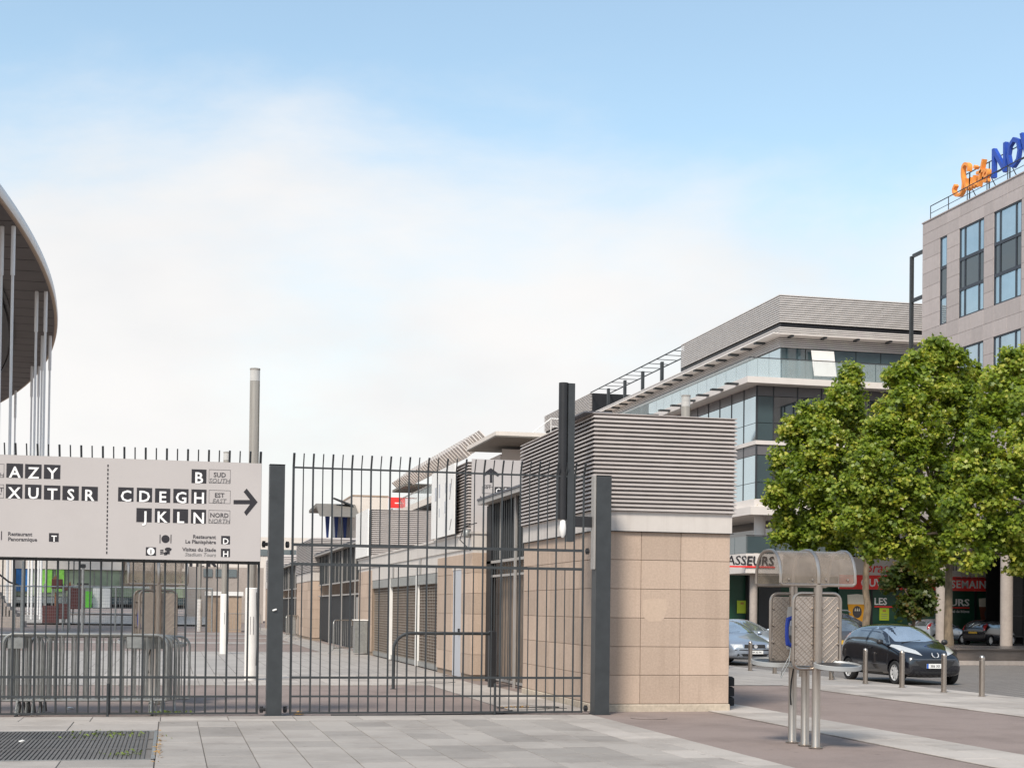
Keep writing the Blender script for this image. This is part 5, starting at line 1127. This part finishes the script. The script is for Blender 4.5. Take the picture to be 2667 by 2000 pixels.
for a,b,c,d in ((41.03,41.64,1.31,2.04),): 
    q = B('yellow_notice','poster_green',a,b,79.66,79.695,c,d,t); B('notice_mark','brown_leaf',a+.2,b-.2,79.655,79.66,d-.22,d-.1,q)
    for k in range(3): B('notice_line','ink_grey',a+.12,b-.12,79.655,79.66,c+.12+k*.12,c+.15+k*.12,q)
q0 = atY(1933,1580,80.2); q = tag(B('yellow_notice','poster_green',q0.x-.31,q0.x+.31,80.22,80.25,q0.z-.37,q0.z+.37),'yellow-green notice on the dark entrance left of the phone booth','notice'); B('notice_mark','brown_leaf',q0.x-.1,q0.x+.1,80.21,80.22,q0.z+.15,q0.z+.27,q)
text('hanging_letters','frame_light','NOVOTEL',t,49.0,79.2,3.93,.55,align='r',depth=.06,width=2.9)
B('letter_rail','steel_dark',45.8,49.1,79.22,79.26,3.86,3.9,t)
# ------------------------------------------------------------------ hotel
HX = 40.0
t = thing('hotel_building','beige stone clad hotel block on round columns at the right edge','building',(44,66,0))
B('core','joint',HX+.2,58,40.1,72.94,5.2,23.1,t)
wins = []
for (a,b) in ((70.40,71.13),(66.74,69.15),(63.36,65.82),(59.9,62.4)):
    for z0,z1 in ((17.24,21.96),(10.94,15.66)): wins.append((a,b,z0,z1))
ysx = sorted({73.0,71.13,70.40,69.15,67.95,66.74,65.82,64.6,63.36,62.4,61.1,59.9,58.8}); zsx = [5.2,6.1,7.0,7.9,8.7,9.5,10.22,10.94]+[10.94+.7867*i for i in range(1,7)]+[16.45,17.24]+[17.24+.7867*i for i in range(1,7)]+[22.58,23.2]
zsx = sorted({round(z,3) for z in zsx})
for i in range(len(ysx)-1):
    for j in range(len(zsx)-1):
        yc,zc = (ysx[i]+ysx[i+1])/2,(zsx[j]+zsx[j+1])/2
        if any(a < yc < b and z0 < zc < z1 for a,b,z0,z1 in wins): continue
        MB().cham(HX,HX+.05,ysx[i]+.006,ysx[i+1]-.006,zsx[j]+.006,zsx[j+1]-.006,.005,'-x').obj('stone_panel','cladding',t)
for a,b,z0,z1 in wins:
    w = MB()
    fw = .07
    w.box(HX+.03,HX+.10,a,a+fw,z0,z1).box(HX+.03,HX+.10,b-fw,b,z0,z1).box(HX+.03,HX+.10,a,b,z0,z0+fw).box(HX+.03,HX+.10,a,b,z1-fw,z1)
    zm = [z0+fw,z0+1.49,z0+3.07,z1-fw]
    for z in zm[1:3]: w.box(HX+.025,HX+.10,a,b,z-.08,z+.08)
    vm = [a+fw,b-fw] if b-a < 1 else [a+fw,a+.52,b-.52,b-fw]
    for y in vm[1:-1]: w.box(HX+.028,HX+.10,y-.035,y+.035,z0,z1)
    q = w.obj('window','hotel_frame',t)
    for i in range(len(vm)-1):
        for j in range(3): MB().box(HX+.075,HX+.09,vm[i],vm[i+1],zm[j]+(.0 if j == 0 else .08),zm[j+1]-(.08 if j < 2 else 0)).obj('pane','glass_dark' if j == 1 else 'glass_hotel',q)
B('parapet_cap','cladding',HX-.04,58,40.05,73.05,23.2,23.26,t); B('soffit','concrete',HX+.02,58,40.1,72.9,5.1,5.19,t)
B('back_wall','cladding',HX+.07,58,72.945,73.0,5.2,23.19,t)
B('rear_frame','steel_dark',HX-.05,HX+.12,74.15,74.35,12,21.7,t)
for z in (21.6,19.1,16.4): B('rear_beam','steel_dark',HX,HX+.1,73.02,74.15,z,z+.2,t)
for y in (71.3,65.0,58.5): MB().cyl(HX+.35,y,.0,5.1,.30,20).obj('column','concrete',t,True)
for i in range(9): MB().cyl(HX+.25,72.6-i*1.9,23.26,24.1,.025,6).obj('rail_post','steel_dark',t)
MB().tube([(HX+.25,72.6,24.1),(HX+.25,56,24.1)],.028,6).tube([(HX+.25,72.6,23.7),(HX+.25,56,23.7)],.018,6).obj('roof_rail','steel_dark',t)
s = thing('roof_letters','orange script and blue capital letters standing on the hotel roof edge','sign',(HX+.5,66,23.2))
# script word drawn stroke by stroke with a broad pen
def pen(strokes,mk,name):
    for st in strokes:
        P = [atX(2267+x/2.765,350+y/2.765,HX+.5) for x,y in st]
        sm = []
        for i in range(len(P)-1):
            p0,p1,p2,p3 = P[max(i-1,0)],P[i],P[i+1],P[min(i+2,len(P)-1)]
            for k in range(4):
                u = k/4; sm.append(.5*((2*p1)+(p2-p0)*u+(2*p0-5*p1+4*p2-p3)*u*u+(3*p1-p0-3*p2+p3)*u**3))
        sm.append(P[-1]); mb = MB(); n = len(sm); hw = .078
        for i,p in enumerate(sm):
            d = (sm[min(i+1,n-1)]-sm[max(i-1,0)]); d.x = 0; d.normalize(); nn = Vector((0,-d.z,d.y))*hw
            mb.v += [tuple(p+nn+Vector((-.12,0,0))),tuple(p-nn+Vector((-.12,0,0))),tuple(p-nn+Vector((.12,0,0))),tuple(p+nn+Vector((.12,0,0)))]
        for i in range(n-1): mb.f += [(i*4+k,i*4+(k+1)%4,i*4+4+(k+1)%4,i*4+4+k) for k in range(4)]
        mb.f += [(0,1,2,3),(n*4-1,n*4-2,n*4-3,n*4-4)]
        mb.obj(name,mk,s,True,40)
pen([[(712,268),(714,228),(692,214),(674,236),(670,290),(677,350),(668,412),(645,440),(616,432),(606,400),(620,366)],[(697,318),(693,362),(704,396),(722,378),(730,312)],[(730,312),(731,362),(744,382)],[(757,296),(753,350),(766,374)],[(757,232),(768,244)],[(822,180),(800,290),(786,378)],[(774,282),(832,258)],[(818,322),(848,296),(850,262),(834,270),(822,312),(830,340),(852,326)]],'orange_sign','script_letter')
for ch,x0,x1,yb in (('N',882,985,315),('O',988,1087,252),('V',1082,1185,205),('O',1190,1290,150),('T',1290,1370,110),('E',1375,1455,70),('L',1460,1540,30)):
    a = atX(2267+x0/2.765,350+yb/2.765,HX+.5); b_ = atX(2267+x1/2.765,350+yb/2.765,HX+.5)
    text('capital_letter','blue_sign',ch,s,HX+.6,(a.y+b_.y)/2,23.98,1.55,face='-x',bold=.008,depth=.20,width=abs(a.y-b_.y)*.95)
for i in range(6): y = 69.2-i*1.9; MB().tube([(HX+.62,y,23.26),(HX+.62,y,25.0)],.035,6).tube([(HX+.62,y,24.4),(HX+1.3,y,23.26)],.025,6).obj('support','steel_dark',s)
MB().tube([(HX+.62,69.6,24.25),(HX+.62,57,24.25)],.03,6).tube([(HX+.62,69.6,25.0),(HX+.62,57,25.0)],.03,6).obj('support_rail','steel_dark',s)
# hotel lobby glazing at the right edge
t = thing('hotel_lobby','dark gridded glass lobby wall at the right edge behind the grey column','glass wall',(52,77,0))
for i in range(8):
    for j in range(4): B('pane','lobby_glass',47.5+i*1.5,48.95+i*1.5,77,77.05,.5+j*1.2,1.65+j*1.2,t)
for i in range(9): B('mullion','frame_dark',47.4+i*1.5,47.5+i*1.5,76.95,77.08,0,5.2,t)
for j in range(5): B('transom','frame_dark',47.4,59.4,76.96,77.07,.42+j*1.2,.5+j*1.2,t)
B('back','dark_void',47.4,62,78.5,78.6,0,5.2,t)
# low polished granite plinth along the hotel forecourt
t = thing('granite_plinth','low polished brown granite plinth at the right edge of the road','plinth',(35,46,0))
B('base_step','concrete',25.7,60,44.3,44.7,0,.14,t); MB().cham(25.9,60,44.7,48.3,.0,.50,.015,'z').obj('plinth_body','plinth',t); MB().cham(25.8,60,44.62,48.4,.50,.56,.01,'z').obj('coping','plinth',t)
